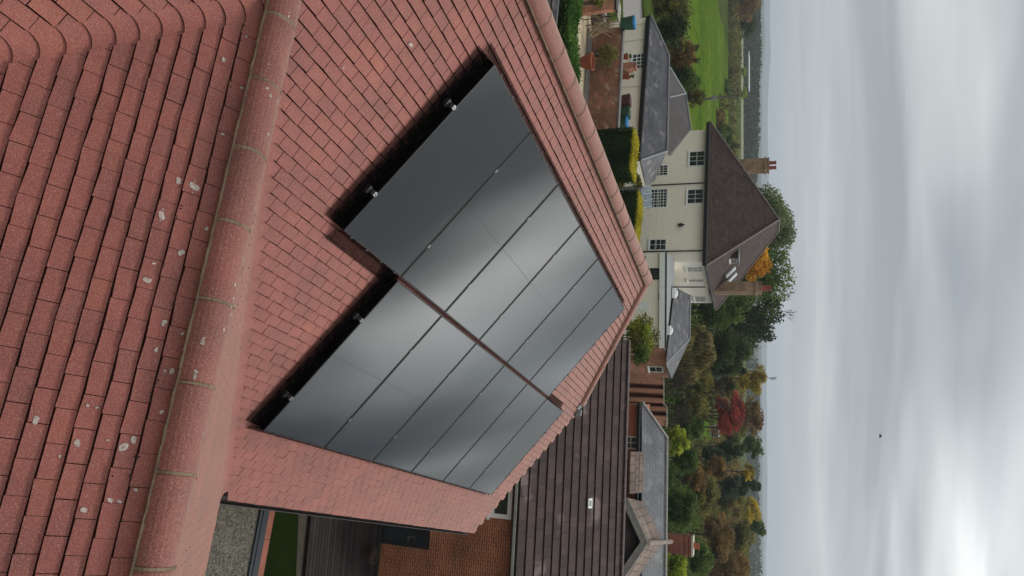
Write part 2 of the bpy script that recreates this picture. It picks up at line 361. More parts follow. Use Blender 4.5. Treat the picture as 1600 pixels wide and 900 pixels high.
hills('middle_hills', 2300, [(-700, 1192), (0, 1194), (60, 1196), (120, 1191), (240, 1190), (420, 1189), (600, 1190), (740, 1191), (900, 1193), (1600, 1190)], (.04, .06, .035))
hills('near_hills', 1300, [(-700, 1187), (0, 1186), (100, 1184), (240, 1185), (420, 1183), (600, 1183), (680, 1185), (860, 1186), (1600, 1184)], (.035, .05, .025), 500)

# ================================================================== OUR HOUSE ROOF
psi, th = 0.362901073, 0.643013116
B = Vector((math.sin(psi), math.cos(psi), 0)); D = Vector((math.cos(psi), -math.sin(psi), 0))
A = D * math.cos(th) - Z3 * math.sin(th); N = B.cross(A); N = N if N.z > 0 else -N
P0 = Vector((-1.95709574, 5.56770431, -2.24251712))          # under the array's upper near corner, on the tiles
E0 = Vector((-1.79770006, 3.69760353, -2.85155562))          # where the cross ridge dies into the big slope
G0 = Vector((2.01177841, 5.54184025, -5.02935685))           # foot of the far valley, at the gutter
Dr = Vector((.95378975, -.30047481, 0)); Pn = Vector((.30047481, .95378975, 0))
T37 = R(37)
def SP(b, a, n=0.0): return P0 + B * b + A * a + N * n
def toS(p): q = p - P0; return q.dot(B), q.dot(A)
bE, aE = toS(E0); bG, aG = toS(G0)
RA, HB, VB = -.683, 6.53, 8.2                                 # ridge height, ridge end, verge
HA = 1.59; EA = aG
HEZ = G0.z
A1 = -Pn * math.cos(T37) - Z3 * math.sin(T37); N1 = Dr.cross(A1); N1 = N1 if N1.z > 0 else -N1
t3 = math.atan2(E0.z - G0.z, (G0 - E0).dot(Pn))
A3 = Pn * math.cos(t3) - Z3 * math.sin(t3); N3 = Dr.cross(A3); N3 = N3 if N3.z > 0 else -N3
L3 = (E0.z - G0.z) / math.sin(t3)
def clip(poly, hp):
    a, b, c = hp; o = []
    for i in range(len(poly)):
        p, q = poly[i], poly[(i + 1) % len(poly)]; dp = a * p[0] + b * p[1] - c; dq = a * q[0] + b * q[1] - c
        if dp >= 0: o.append(p)
        if (dp >= 0) != (dq >= 0):
            t = dp / (dp - dq); o.append((p[0] + (q[0] - p[0]) * t, p[1] + (q[1] - p[1]) * t))
    return o
def line_hp(p, q, inside):
    a, b = -(q[1] - p[1]), q[0] - p[0]; c = a * p[0] + b * p[1]
    if a * inside[0] + b * inside[1] - c < 0: a, b, c = -a, -b, -c
    l = math.hypot(a, b); return a / l, b / l, c / l
def tile_field(mb, o, ax, ad, an, x0, x1, y0, y1, gauge, width, hpf, thick=.012, jit=.0018, stag=True, gap=.0025, rot=.004, hg=.008):
    ny = int(math.ceil((y1 - y0) / gauge))
    for j in range(ny):
        ya = y1 - (j + 1) * gauge; yb = ya + gauge
        off = (j % 2) * width / 2 if stag else random.choice((0, .3, .5)) * width
        k = int(math.floor((x0 - off) / width)); 
        while k * width + off < x1:
            xa = k * width + off; xb = xa + width; k += 1
            g = random.uniform(.3, 1) * gap
            dj = random.uniform(-.002, .002)
            sk = random.uniform(-rot, rot)
            poly = [(xa + g, ya + hg), (xb - g, ya + hg), (xb - g, yb + dj + sk), ((xa + xb) / 2, yb + dj + random.uniform(-.001, .001)), (xa + g, yb + dj - sk)]
            for hp in hpf((xa + xb) / 2, (ya + yb) / 2):
                poly = clip(poly, hp)
                if len(poly) < 3: break
            if len(poly) < 3: continue
            lf = random.uniform(-jit, jit); tl = random.uniform(-jit, jit); r = random.random()
            top = []
            for x, y in poly:
                s = (y - ya) / gauge; h = .002 + (thick + lf) * s + tl * (x - xa) / width * s
                top.append(o + ax * x + ad * y + an * h)
            bot = [p - an * (thick * .95) for p in top]
            n = (top[1] - top[0]).cross(top[2] - top[0])
            if n.dot(an) < 0: top.reverse(); bot.reverse()
            mb.face(top, 0, r)
            for i in range(len(top)):
                q = (i + 1) % len(top); mb.face([top[i], bot[i], bot[q], top[q]], 1, r)
VW = .10   # half width of the curved valley tiles, along the contour
def valley_tiles(mb, top, d1, d2, vdir, n, n1, n2, start=0):
    """curved valley tiles: strips between successive contours, bent from one slope into the other"""
    step = .1 * math.sin(th) / -vdir.z
    for k in range(start, n):
        V0 = top + vdir * (k * step - .002); V1 = top + vdir * ((k + 1) * step + .001)
        w0 = w1 = VW * random.uniform(1.0, 1.10); r = random.random()
        K = 8; up = (n1 + n2).normalized()
        def cur(V, h, w0, w1):
            o = []
            for i in range(K + 1):
                s = i / K; P = (V + d1 * w0) * (1 - s) ** 2 + (V + up * .004) * 2 * s * (1 - s) + (V + d2 * w1) * s * s
                o.append(P + up * h)
            return o
        a = cur(V0, .002, w0, w1); b = cur(V1, .015, w0, w1); c = cur(V1, .0, w0, w1)
        for i in range(K):
            q = [a[i], a[i + 1], b[i + 1], b[i]]
            if (q[1] - q[0]).cross(q[2] - q[0]).dot(up) < 0: q.reverse()
            mb.face(q, 0, r); mb.face([b[i], b[i + 1], c[i + 1], c[i]], 1, r)
        e = a[0], b[0]; mb.face([e[0], e[1], e[1] - up * .015, e[0] - up * .015], 1, r)
        e = a[K], b[K]; mb.face([e[0], e[1], e[1] - up * .015, e[0] - up * .015], 1, r)
# valley directions
vdF = (G0 - E0).normalized()                                  # far valley
cr = N.cross(N1); vdN = cr.normalized(); vdN = vdN if vdN.z < 0 else -vdN   # near valley
vN = toS(E0 + vdN * 5)
house = empty('house', (0, 9, -11.4), 'red tiled house roof carrying the solar panels, with half round ridge tiles', 'house')
inS_right = (bE + 3, aE - .5); inS_left = (bE - 3, aE - .5)
hpR = line_hp((bE, aE), (bG, aG), inS_right); hpR = (hpR[0], hpR[1], hpR[2] + VW * abs(hpR[0]))
hpL = line_hp((bE, aE), vN, inS_left); hpL = (hpL[0], hpL[1], hpL[2] + VW * abs(hpL[0]))
hpHip = line_hp((HB, RA), (VB, HA), (0, 0))
def hpS(x, y):
    l = [(0, 1, RA + .02), hpHip]
    if aE - .02 < y: l.append(hpR if x > bE else hpL)
    return l
mb = MB()
def vedge(y): return VB
tile_field(mb, P0, B, A, N, -5.2, VB, RA - .02, aE + .1 * round((EA + .02 - aE) / .1), .1, .1637, hpS, hg=.007, gap=.0035)
top = lambda: None
mb.build('roof_slope', [tileM, gapM], house, label='broad pink-red tiled slope under the solar panels')
# cross wing, near slope (darker because it faces away from the light)
def toP1(p): q = p - E0; return q.dot(Dr), q.dot(A1)
v1 = toP1(E0 + vdN * 5)
hp1 = line_hp((0, 0), v1, (3, .2)); hp1 = (hp1[0], hp1[1], hp1[2] + VW * abs(hp1[0]))
mb = MB()
tile_field(mb, E0, Dr, A1, N1, -4.5, 6.5, .06, 3.6, .1, .165, lambda x, y: [hp1], thick=.016, jit=.0022)
mb.build('roof_slope', [tileM, gapM], house, label='near tiled slope with white lichen spots')
def toP3(p): q = p - E0; return q.dot(Dr), q.dot(A3)
g3 = toP3(G0); hp3 = line_hp((0, 0), g3, (4, .2)); hp3 = (hp3[0], hp3[1], hp3[2] + VW * abs(hp3[0]))
mb = MB()
tile_field(mb, E0, Dr, A3, N3, .0, 6.5, .06, .1 * round((L3 + .02) / .1), .1, .165, lambda x, y: [hp3])
mb.build('roof_slope', [tileM, gapM], house)
mb = MB(); valley_tiles(mb, E0, -B, Dr, vdN, 36, N, N1, 0)
mb.build('valley_tiles', [tileM, gapM], house, smooth=False, label='line of curved tiles in the near valley')
mb = MB(); valley_tiles(mb, E0, B, Dr, vdF, 36, N, N3, 1)
mb.build('valley_tiles', [tileM, gapM], house, smooth=False, label='line of curved tiles in the far valley')
# boarding below the tiles, back slope, hipped end, walls
P1 = lambda x, y, n=0: E0 + Dr * x + A1 * y + N1 * n
mb = MB(); q = -.016
PR2a = SP(-5.2, RA, q); PR2b = SP(HB, RA, q)
mb.slab([SP(-5.2, RA, q), SP(HB, RA, q), SP(VB - .02, HA, q), SP(VB - .02, EA, q), SP(bG, EA, q), SP(bE, aE, q), SP(-2.9, RA + .2, q)], -N * .03)
mb.slab([SP(-5.2, RA, q), SP(bE, aE, q), SP(vN[0], vN[1], q), SP(-5.2, vN[1], q)], -N * .03)
P3 = lambda x, y, n=0: E0 + Dr * x + A3 * y + N3 * n
mb.slab([P1(0, 0, q), P1(6.5, 0, q), P1(6.5, 3.6, q), P1(v1[0] * 3.6 / v1[1], 3.6, q)], -N1 * .03)
mb.slab([P3(0, 0, q), P3(6.5, 0, q), P3(6.5, L3, q), P3(g3[0], L3, q)], -N3 * .03)
mb.build('roof_boarding', gapM, house)
RW = (EA - RA) * math.cos(th)                                  # ridge to eaves in plan
Am = -D * math.cos(th) - Z3 * math.sin(th); Nm = Am.cross(B); Nm = Nm if Nm.z > 0 else -Nm
Rg = lambda b: SP(b, RA)
mb = MB()
mb.slab([Rg(-5.2) - N * .0, Rg(HB), Rg(VB) + Am * (HA - RA), Rg(VB) + Am * (EA - RA), Rg(-5.2) + Am * (EA - RA)], -Nm * .04)
hipR = SP(VB, HA); hipL = Rg(VB) + Am * (HA - RA)
mb.slab([Rg(HB) - Z3 * .01, hipR - Z3 * .01, hipL - Z3 * .01], -Z3 * .04)
mb.build('roof_slope', tileM, house)
gz = -11.4
e1 = SP(VB - .12, EA - .15); e2 = Rg(VB - .12) + Am * (EA - RA - .15)
mb = MB(); 
mb.slab([Vector((e1.x, e1.y, gz)), e1 - Z3 * .08, hipR - B * .12 - Z3 * .12, hipL - B * .12 - Z3 * .12, e2 - Z3 * .08, Vector((e2.x, e2.y, gz))], -B * .25)
ww = SP(bG - 1.5, EA - .25); mb.slab([Vector((e1.x, e1.y, gz)) - D * .2, e1 - Z3 * .12 - D * .2, ww - Z3 * .05, Vector((ww.x, ww.y, gz))], -D * .2)
w5 = P1(6.2, 3.3); w6 = P3(6.2, L3 - .3)
mb.slab([Vector((w5.x, w5.y, gz)), w5 - Z3 * .08, P1(6.2, 0) - Z3 * .08, w6 - Z3 * .08, Vector((w6.x, w6.y, gz))], -Dr * .2)
mb.build('wall', brickM, house)
# half-round ridge tiles
def ridge(start, d, nrm_up, n, L=.455, rad=.118, flat=.80, side=None, mort=True, first=0):
    side = d.cross(nrm_up).normalized()
    for k in range(first, n):
        mb = MB(); s0 = start + d * (k * L + .005); s1 = start + d * ((k + 1) * L - .005); K = 12; rr = random.random()
        tilt = random.uniform(-.003, .004); rj = rad * random.uniform(.985, 1.015)
        rings = []
        for s, dr_, hz_ in ((0, -.004, 0), (.03, .003, tilt), (.5, 0, 0), (.97, .002, -tilt), (1, -.005, -tilt)):
            c = s0.lerp(s1, s)
            rings.append([c + side * ((rj + dr_) * math.cos(math.pi * i / K)) + nrm_up * ((rj + dr_) * flat * math.sin(math.pi * i / K) + hz_ * 1.0) for i in range(K + 1)])
        for a, b in zip(rings, rings[1:]):
            for i in range(K):
                qd = [a[i], b[i], b[i + 1], a[i + 1]]
                if (qd[1] - qd[0]).cross(qd[2] - qd[0]).dot((qd[0] - s0)) < 0: qd.reverse()
                mb.face(qd, 0, rr)
        mb.face(rings[0], 0, rr); mb.face(rings[-1][::-1], 0, rr)
        mb.build('ridge_tile', ridgeM, house, smooth=True)
    mb = MB()
    for k in range(first, n + 1):
        c = start + d * (k * L); K = 12; w = random.uniform(.006, .009)
        for i in range(K):
            a0, a1 = math.pi * i / K, math.pi * (i + 1) / K; rr_ = rad * 1.005 + random.uniform(-.001, .003)
            pa = c + side * (rr_ * math.cos(a0)) + nrm_up * (rr_ * flat * math.sin(a0)); pb = c + side * (rr_ * math.cos(a1)) + nrm_up * (rr_ * flat * math.sin(a1))
            mb.face([pa - d * w, pb - d * w, pb + d * w, pa + d * w], 0)
            mb.face([pa - d * w, pb - d * w, pb - d * (w * .6) - nrm_up * .02, pa - d * (w * .6) - nrm_up * .02], 0)
            mb.face([pa + d * w, pb + d * w, pb + d * (w * .6) - nrm_up * .02, pa + d * (w * .6) - nrm_up * .02], 0)
    for sg in (-1, 1):
        p = start + d * (first * L)
        while (p - start).dot(d) < n * L:
            st = random.uniform(.03, .08); q2 = p + d * st; o = side * (sg * (rad + random.uniform(.000, .005)))
            mb.tube(p + o - nrm_up * .005, q2 + o - nrm_up * .005, random.uniform(.006, .010), random.uniform(.006, .010), n=6, caps=False); p = q2
    mb.build('ridge_mortar', mortarM, house)
ridge(E0 + Dr * .155 - Z3 * .015, Dr, Z3, 14, first=0)
ridge(E0 + Dr * .155 - Dr * .455 - Z3 * .015, Dr, Z3, 1)
ridge(Rg(-2.55) - Z3 * .03, B, Z3, 20, rad=.125, flat=.75)
hd = (SP(VB, HA) - SP(HB, RA)); hl = hd.length; hd.normalize()
hu = (N + B * .35 + Z3).normalized(); hu = (hu - hd * hu.dot(hd)).normalized()
nh = 6; ridge(SP(HB, RA) - Z3 * .02, hd, hu, nh, L=hl / nh, rad=.105, flat=.7)
# lichen spots
P1 = lambda x, y, n=0: E0 + Dr * x + A1 * y + N1 * n
def blotch(mb, c, n, r, K=11):
    a = n.orthogonal().normalized(); b = n.cross(a); ph = random.random() * 6
    ring = [c + (a * math.cos(2 * math.pi * k / K) + b * math.sin(2 * math.pi * k / K)) * r * (1 + .26 * math.sin(2 * 2 * math.pi * k / K + ph) + random.uniform(-.22, .22)) for k in range(K)]
    if (ring[1] - ring[0]).cross(ring[2] - ring[0]).dot(n) < 0: ring.reverse()
    mb.face(ring, 0)
lichenM = M('pale_lichen', (.46, .41, .36), (.30, .22, .19), rough=.95, scale=45, fine=.2, fscale=120)
mb = MB()
for x, y, r in ((349, 94, 4), (377, 182, 7), (385, 140, 3), (279, 283, 6), (303, 292, 8), (358, 301, 4.5), (252, 337, 7), (323, 357, 4), (283, 395, 6.5), (240, 412, 3), (230, 438, 6.5), (258, 505, 5.5),
                (294, 523, 3), (303, 536, 5), (244, 547, 4), (269, 580, 5), (254, 579, 2.5), (56, 656, 6), (117, 692, 6), (209, 687, 6.5), (190, 698, 7.5), (252, 732, 5), (128, 797, 5.5), (164, 781, 4.5), (188, 784, 3.5),
                (252, 644, 4), (151, 637, 2.5), (131, 633, 2.5), (104, 714, 2.5), (206, 765, 3.5), (247, 762, 3), (168, 688, 2.5), (341, 208, 3), (380, 56, 2)):
    p = atp(x, y, E0 + N1 * .010, N1); lx, ly = (p - E0).dot(Dr), (p - E0).dot(A1); k_ = math.floor(ly / .1); sy = min(.72, max(.3, ly / .1 - k_)); nt_ = (N1 - A1 * .16).normalized()
    p = P1(lx, (k_ + sy) * .1, .006 + .016 * sy); r *= .76; blotch(mb, p, nt_, r * p.length / FPX * .95)
    if r > 5:
        for _ in range(3): blotch(mb, p + (Dr * random.uniform(-.04, .04)), nt_, random.uniform(.003, .007), 7)
for x, y, r in ((641, 70, 4), (434, 70, 2), (536, 105, 2)):
    p = atp(x, y, P0 + N * .012, N); blotch(mb, p + N * .006, N, r * p.length / FPX)
for _ in range(60):
    p = SP(random.uniform(-2, 7.5), random.uniform(-.6, -.3) if random.random() < .6 else random.uniform(-.5, 4)) + N * .014; blotch(mb, p, N, random.uniform(.004, .013), 7)
for _ in range(46):
    t = random.uniform(.1, 4.2); an = random.uniform(.35, 1.45) if random.random() < .8 else random.uniform(1.5, 2.4); rr = .1195
    nn = (Pn * math.cos(an) + Z3 * math.sin(an)).normalized()
    c = E0 + Dr * t - Z3 * .015 + Pn * (rr * math.cos(an)) + Z3 * (rr * .80 * math.sin(an)) + nn * .002
    for _ in range(random.choice((1, 1, 2, 4))): blotch(mb, c + Dr * random.uniform(-.02, .02), nn, random.uniform(.003, .011), 7)
mb.build('lichen', lichenM, house, kind='stuff')
mossM = M('dark_moss', (.05, .035, .02), (.03, .025, .015), rough=1, scale=30, bump=1, bscale=60)
mb = MB()
for _ in range(45):
    t = random.uniform(.2, 4.6); y = abs(random.gauss(0, .12)) + .11; c = P1(t, round(y / .1) * .1 + random.uniform(-.01, .012), .016)
    for _ in range(3):
        cc_ = c + Dr * random.uniform(-.012, .012) + A1 * random.uniform(-.006, .006); rr = random.uniform(.002, .005)
        mb.lathe(cc_, [(rr, -.004), (rr * 1.1, .002), (rr * .5, rr * .8)], 6)
mb.build('moss', mossM, house, kind='stuff')
# gutters
def gutter(mb, p0, p1, outd, r=.058):
    d = (p1 - p0).normalized(); K = 8; prev = None
    for s in (0, 1):
        c = p0.lerp(p1, s); ring = [c + outd * (r * math.cos(math.pi + math.pi * k / K)) + Z3 * (r * math.sin(math.pi + math.pi * k / K)) for k in range(K + 1)]
        if prev:
            for k in range(K): mb.face([prev[k], prev[k + 1], ring[k + 1], ring[k]], 0)
            for k in (0, K): mb.tube(prev[k], ring[k], .007, n=6)
        prev = ring
    n = int((p1 - p0).length / .9)
    for i in range(n + 1):
        c = p0 + d * (.05 + i * .9)
        for k in range(K):
            a0, a1 = math.pi + math.pi * k / K, math.pi + math.pi * (k + 1) / K
            q = lambda a_: c + outd * ((r + .005) * math.cos(a_)) + Z3 * ((r + .005) * math.sin(a_))
            mb.face([q(a0), q(a1), q(a1) + d * .04, q(a0) + d * .04], 0)
mb = MB(); gutter(mb, SP(bG - .02, EA + .055) - Z3 * .05, SP(VB, EA + .055) - Z3 * .05, D); mb.build('gutter', gutterM, house)
mb = MB(); gutter(mb, P3(g3[0] + .05, L3 + .05) - Z3 * .06, P3(6.5, L3 + .05) - Z3 * .06, Pn); mb.build('gutter', gutterM, house)
mb = MB(); o = SP(bG, EA) - Z3 * .05; mb.boxf(o, B, D, Z3, -.1, VB - bG, -.03, -.005, -.18, .0); mb.build('fascia', blackM, house)
# undercloak along the verge and the lead saddle at the hip foot
mb = MB(); mb.boxf(SP(VB, 0), B, A, N, -.02, .012, HA - .1, EA + .02, -.05, -.004); mb.build('verge_strip', mortarM, house)
mb = MB(); c = SP(VB, HA)
mb.boxf(c, B, A, N, -.12, .10, -.06, .14, .02, .035); mb.boxf(c, B, D, Z3, .02, .09, -.1, .22, -.18, -.02)
mb.build('lead_saddle', leadM, house)
mb = MB(); mb.path([c + N * .05, c + N * .06 + A * .15 + B * .05, c + A * .28 + B * .08 + N * .02, c + A * .22 - B * .02 + N * .04], .010, 5); mb.path([c + B * .05, c + B * .13 - Z3 * .1, c + B * .1 - Z3 * .2], .009, 5)
mb.build('saddle_wire', blackM, house)

# ================================================================== SOLAR PANELS
PW, PH, PS = 1.0318, 1.887, 1.05                               # visible width, length, spacing
TN = .118                                                      # glass above the tile plane
m = bpy.data.materials.new('solar_glass'); m.use_nodes = True; t = m.node_tree; b = t.nodes['Principled BSDF']
tcn = t.nodes.new('ShaderNodeTexCoord')
n1 = t.nodes.new('ShaderNodeTexNoise'); t.links.new(tcn.outputs['Object'], n1.inputs['Vector']); n1.inputs['Scale'].default_value = 1.6; n1.inputs['Detail'].default_value = 6
t.links.new(mix_(t, n1.outputs['Fac'], (.006, .008, .010), (.014, .016, .019)), b.inputs['Base Color'])
b.inputs['Roughness'].default_value = .10; b.inputs['IOR'].default_value = 1.5
t.links.new(math_(t, 'ADD', math_(t, 'MULTIPLY', n1.outputs['Fac'], .05), .035), b.inputs['Roughness'])
solarM = m
frameM = M('black_anodised', (.012, .012, .013), (.02, .02, .021), rough=.35, scale=10, metal=.3)
lineM = M('cell_gap', (.008, .009, .010), (.006, .007, .008), rough=.2, scale=10)
O3 = Vector((0, 0, 0))
def panel_proto():
    root = empty('solar_panel', O3)
    mb = MB(); w = .012
    for x0, x1, y0, y1 in ((0, PW, 0, w), (0, PW, PH - w, PH), (0, w, w + .0005, PH - w - .0005), (PW - w, PW, w + .0005, PH - w - .0005)):
        mb.boxf(O3, B, A, N, x0, x1, y0, y1, -.035, 0)
    mb.build('frame', frameM, root)
    mb = MB(); mb.boxf(O3, B, A, N, w, PW - w, w, PH - w, -.008, -.0025); g = mb.build('glass', solarM, root)
    mb = MB(); mb.boxf(O3, B, A, N, w + .01, PW - w - .01, PH / 2 - .003, PH / 2 + .003, -.0027, -.0018); mb.build('cell_line', lineM, g)
    mb = MB(); mb.boxf(O3, B, A, N, .01, PW - .01, .01, PH - .01, -.030, -.012); mb.build('back_sheet', blackM, root)
    return root
proto = panel_proto()
GP = .047
row_names = ['upper', 'lower']; ords = ['first', 'second', 'third', 'fourth', 'fifth', 'last']
lab = {(0, 0): 'black solar panel nearest the camera in the ridge-side row, its far end standing clear',
       (1, 0): 'black solar panel nearest the camera in the gutter-side row, beside the shaded tiles'}
k = 0
for r_ in range(2):
    for i in range(6):
        o = proto if k == 0 else copy_tree(proto)
        o.location = SP((i + r_) * PS + (PS - PW) / 2, r_ * (PH + GP), TN)
        dist = ['nearest', 'second nearest', 'third nearest', 'fourth nearest', 'fifth nearest', 'farthest'][i]
        props(o, 'black solar panel, %s to the camera in the row along the %s' % (dist, 'ridge' if r_ == 0 else 'gutter'), 'solar panel', 'solar panels on the red roof'); k += 1
# rails, one pair to each row
rp = [(.25, 0), (.78, 0)]
rail_pos = []
k = 0
for r_ in range(2):
    for fr in (.27, .79):
        a = r_ * (PH + GP) + fr * PH; b0 = r_ * PS - .07; b1 = (6 + r_) * PS + .05
        mb = MB(); mb.boxf(SP(0, 0), B, A, N, b0, b1, a - .02, a + .02, .03, TN - .037)
        o = mb.build('mounting_rail', M('rail_metal', (.03, .03, .03), (.05, .05, .05), rough=.4, metal=.6), loc=SP(b0, a),
                 label='dark mounting rail under the %s row of panels, nearer the %s' % (('ridge-side', 'gutter-side')[r_], ('ridge', 'gutter')[fr > .5]), cat='rail', group='rails under the solar panels')
        rail_pos.append((r_, a))
        mb = MB(); mb.boxf(SP(0, 0), B, A, N, b0 + .01, b0 + .06, a - .03, a + .04, .018, .07); mb.build('roof_hook', blackM, o)
def clamp_mb(kind):
    mb = MB()
    if kind == 'mid': mb.boxf(O3, B, A, N, -.010, .010, -.018, .018, -.02, .005)
    else: mb.boxf(O3, B, A, N, -.026, .004, -.02, .02, -.03, .006)
    for k in range(1): mb.tube(O3 + N * .004, O3 + N * .013, .008, n=8)
    return mb
cm = clamp_mb('mid').build('panel_clamp', metalM); ce = clamp_mb('end').build('panel_clamp', metalM)
first = {'mid': True, 'end': True}
for r_, a in rail_pos:
    for i in range(0, 7):
        kind = 'end' if i in (0, 6) else 'mid'; src = cm if kind == 'mid' else ce
        if first[kind]: o = src; first[kind] = False
        else: o = src.copy(); COL.objects.link(o)
        o.location = SP((i + r_) * PS, a, TN)
        rn = ('ridge-side', 'gutter-side')[r_]; which = 'upper' if (a - r_ * (PH + GP)) < PH / 2 else 'lower'
        if kind == 'mid': lb = 'silver clamp, %s %s row, between its %s and %s panels from near' % (which, rn, ('', 'first', 'second', 'third', 'fourth', 'fifth')[i], ('', 'second', 'third', 'fourth', 'fifth', 'sixth')[i])
        else: lb = 'silver end clamp on the %s edge of the %s row, %s one' % ('near' if i == 0 else 'far', rn, which)
        lb = lb.replace('the nearest and second nearest', 'the two nearest')
        props(o, lb, 'clamp', 'clamps holding the solar panels')
# bird guard mesh round the array (a woven wire skirt lying out onto the tiles)
m = bpy.data.materials.new('bird_mesh'); m.use_nodes = True; t = m.node_tree; b = t.nodes['Principled BSDF']
b.inputs['Base Color'].default_value = (.003, .0025, .0025, 1); b.inputs['Roughness'].default_value = .9; b.inputs['Specular IOR Level'].default_value = 0
tcn = t.nodes.new('ShaderNodeTexCoord'); sp = t.nodes.new('ShaderNodeSeparateXYZ'); t.links.new(tcn.outputs['UV'], sp.inputs[0])
def wires(s, per, w):
    fr = math_(t, 'FRACT', math_(t, 'DIVIDE', s, per)); return math_(t, 'LESS_THAN', fr, w)
al = math_(t, 'MAXIMUM', wires(sp.outputs[0], .0125, .36), wires(sp.outputs[1], .0125, .36))
t.links.new(al, b.inputs['Alpha']); meshM = m
guard = empty('bird_guard', SP(0, 0), 'black wire bird mesh skirting the edge of the solar array', 'wire mesh')
def skirt(pts, outs, wid, h0=-.004):
    mb = MB()
    for (p, q), o in zip(zip(pts, pts[1:]), outs):
        P = lambda c, n, w: SP(c[0] + o[0] * w, c[1] + o[1] * w, n)
        a = [P(p, TN - .01, .004), P(q, TN - .01, .004)]; a2 = [P(p, TN - .012, -.004), P(q, TN - .012, -.004)]; b2 = [P(p, .024, .0), P(q, .024, .0)]; mb.face([a2[0], a2[1], b2[1], b2[0]]); bq = [P(p, .045, wid * .25), P(q, .045, wid * .25)]; cq = [P(p, .022, wid), P(q, .022, wid)]
        mb.face([a[0], a[1], bq[1], bq[0]]); mb.face([bq[0], bq[1], cq[1], cq[0]])
    mb.build('mesh_skirt', meshM, guard)
W6 = 6 * PS; H2 = 2 * PH + GP
skirt([(0, -.0), (0, PH)], [(-1, 0)], .18); skirt([(PS, PH + .02), (PS, H2)], [(-1, 0)], .18); skirt([(0, -.0), (0, PH)], [(-1, 0)], .12); skirt([(PS, PH + .02), (PS, H2)], [(-1, 0)], .12); skirt([(0, -.0), (0, PH)], [(-1, 0)], .07); skirt([(PS, PH + .02), (PS, H2)], [(-1, 0)], .07)  # narrower inner layers stacked to put the edge shadow's gradient into the mesh
skirt([(0, PH), (PS, PH)], [(0, 1)], .15); skirt([(PS - .1, H2), (W6 + PS, H2)], [(0, 1)], .075)
skirt([(-.1, 0), (W6, 0)], [(0, -1)], .11); skirt([(W6, 0), (W6, PH)], [(1, 0)], .05)
skirt([(W6 + PS, PH + GP), (W6 + PS, H2)], [(1, 0)], .05); skirt([(W6, PH + GP), (W6 + PS, PH + GP)], [(0, -1)], .12)
mb = MB()
def clips(p, q, off=(0, 0)):
    n = int(math.hypot(q[0] - p[0], q[1] - p[1]) / .33)
    for i in range(n + 1):
        s = (i + .5) / (n + 1); b_, a_ = p[0] + (q[0] - p[0]) * s, p[1] + (q[1] - p[1]) * s
        mb.tube(SP(b_, a_, TN - .004), SP(b_, a_, TN + .007), .013, n=8)
clips((0, -.005), (W6, -.005)); clips((PS, H2 + .005), (W6 + PS, H2 + .005)); clips((0, PH + .005), (PS, PH + .005)); clips((W6, 0), (W6, PH)); clips((W6 + PS, PH + GP), (W6 + PS, H2))
mb.build('mesh_clips', blackM, guard, kind='stuff')

# ================================================================== LOW FLAT ROOF BEHIND THE CROSS WING
ZF = -5.6
fc = atz(412, 783, ZF); fd = atz(390, 900, ZF); fdir = (fd - fc); fdir.z = 0; fdir.normalize(); fn = Vector((-fdir.y, fdir.x, 0)); fn = fn if fn.y > 0 else -fn
gar = empty('flat_roofed_garage', Vector((fc.x + .5, fc.y - .8, -11.4)), 'low flat garage roof covered in grey gravel with a lead edge', 'garage')
mb = MB(); mb.boxf(fc, fdir, fn, Z3, -1.2, 4.5, -2.6, -.005, -.12, 0); mb.build('gravel_surface', gravelM, gar)
mb = MB(); mb.boxf(fc, fdir, fn, Z3, -1.2, 4.5, 0, .10, -.15, .035); mb.boxf(fc, fdir, fn, Z3, -1.2, 4.5, -.05, -.001, .003, .025); mb.build('lead_edge', M('dark_lead', (.035, .038, .043), (.05, .054, .06), rough=.85, spec=.1, scale=2), gar)
mb = MB()
for i in range(14): 
    x0 = -1.2 + i * .41; mb.boxf(fc, fdir, fn, Z3, x0, x0 + .405, .105, .235, -.05, .012)
mb.build('coping', terraM, gar)
mb = MB(); mb.boxf(fc, fdir, fn, Z3, -1.2, 4.5, -2.5, .2, -11.4 - ZF, -.16); mb.build('wall', brickM, gar)

# ================================================================== NEIGHBOUR'S BROWN TILED HOUSE
NY = R(-9.9); nd = Vector((math.cos(NY), math.sin(NY), 0)); nn = Vector((-nd.y, nd.x, 0))
NE = Vector((3.649, 13.09, -4.5)) * 1.5
neigh = empty('neighbour_house', NE + nn * 3 + Z3 * (-11.4 + 6.75), 'neighbouring brick house with dark brown tiled roof directly behind the red gable', 'house')
nr = nn * math.cos(R(31)) + Z3 * math.sin(R(31)); ndn = -nr
nN = nd.cross(nr); nN = nN if nN.z > 0 else -nN
NLen = 3.02 * 1.5
nx0 = -2.5; nx1 = 4.6
nleft = toP = None
lft = (atp(985, 532, NE, nN) - NE).dot(nd)
nx0 = lft
mb = MB()
otop = NE + nr * NLen
tile_field(mb, otop, nd, ndn, nN, nx0, nx1, 0.0, NLen + .04, 4.57 / 13, .33, lambda x, y: [(1, 0, nx0)], thick=.036, jit=.004, stag=True, gap=.004, rot=.003, hg=.03)
mb.build('roof_slope', [browntileM, gapM], neigh)
mb = MB(); q = -.02
P = lambda x, y, n=0: otop + nd * x + ndn * y + nN * n
mb.slab([P(nx0, 0, q), P(nx1, 0, q), P(nx1, NLen, q), P(nx0, NLen, q)], -nN * .05)
mb.build('roof_boarding', gapM, neigh)
mb = MB(); nb = nn * math.cos(R(31)) - Z3 * math.sin(R(31)); mb.slab([P(nx0, 0), P(nx1, 0), P(nx1, 0) + nb * NLen, P(nx0, 0) + nb * NLen], -Z3 * .06); mb.build('roof_slope', browntileM, neigh)
ncap = M('brown_ridge', (.12, .09, .085), (.08, .06, .058), rough=.8, scale=4, fine=.2, fscale=60)
mb = MB()
x = nx0
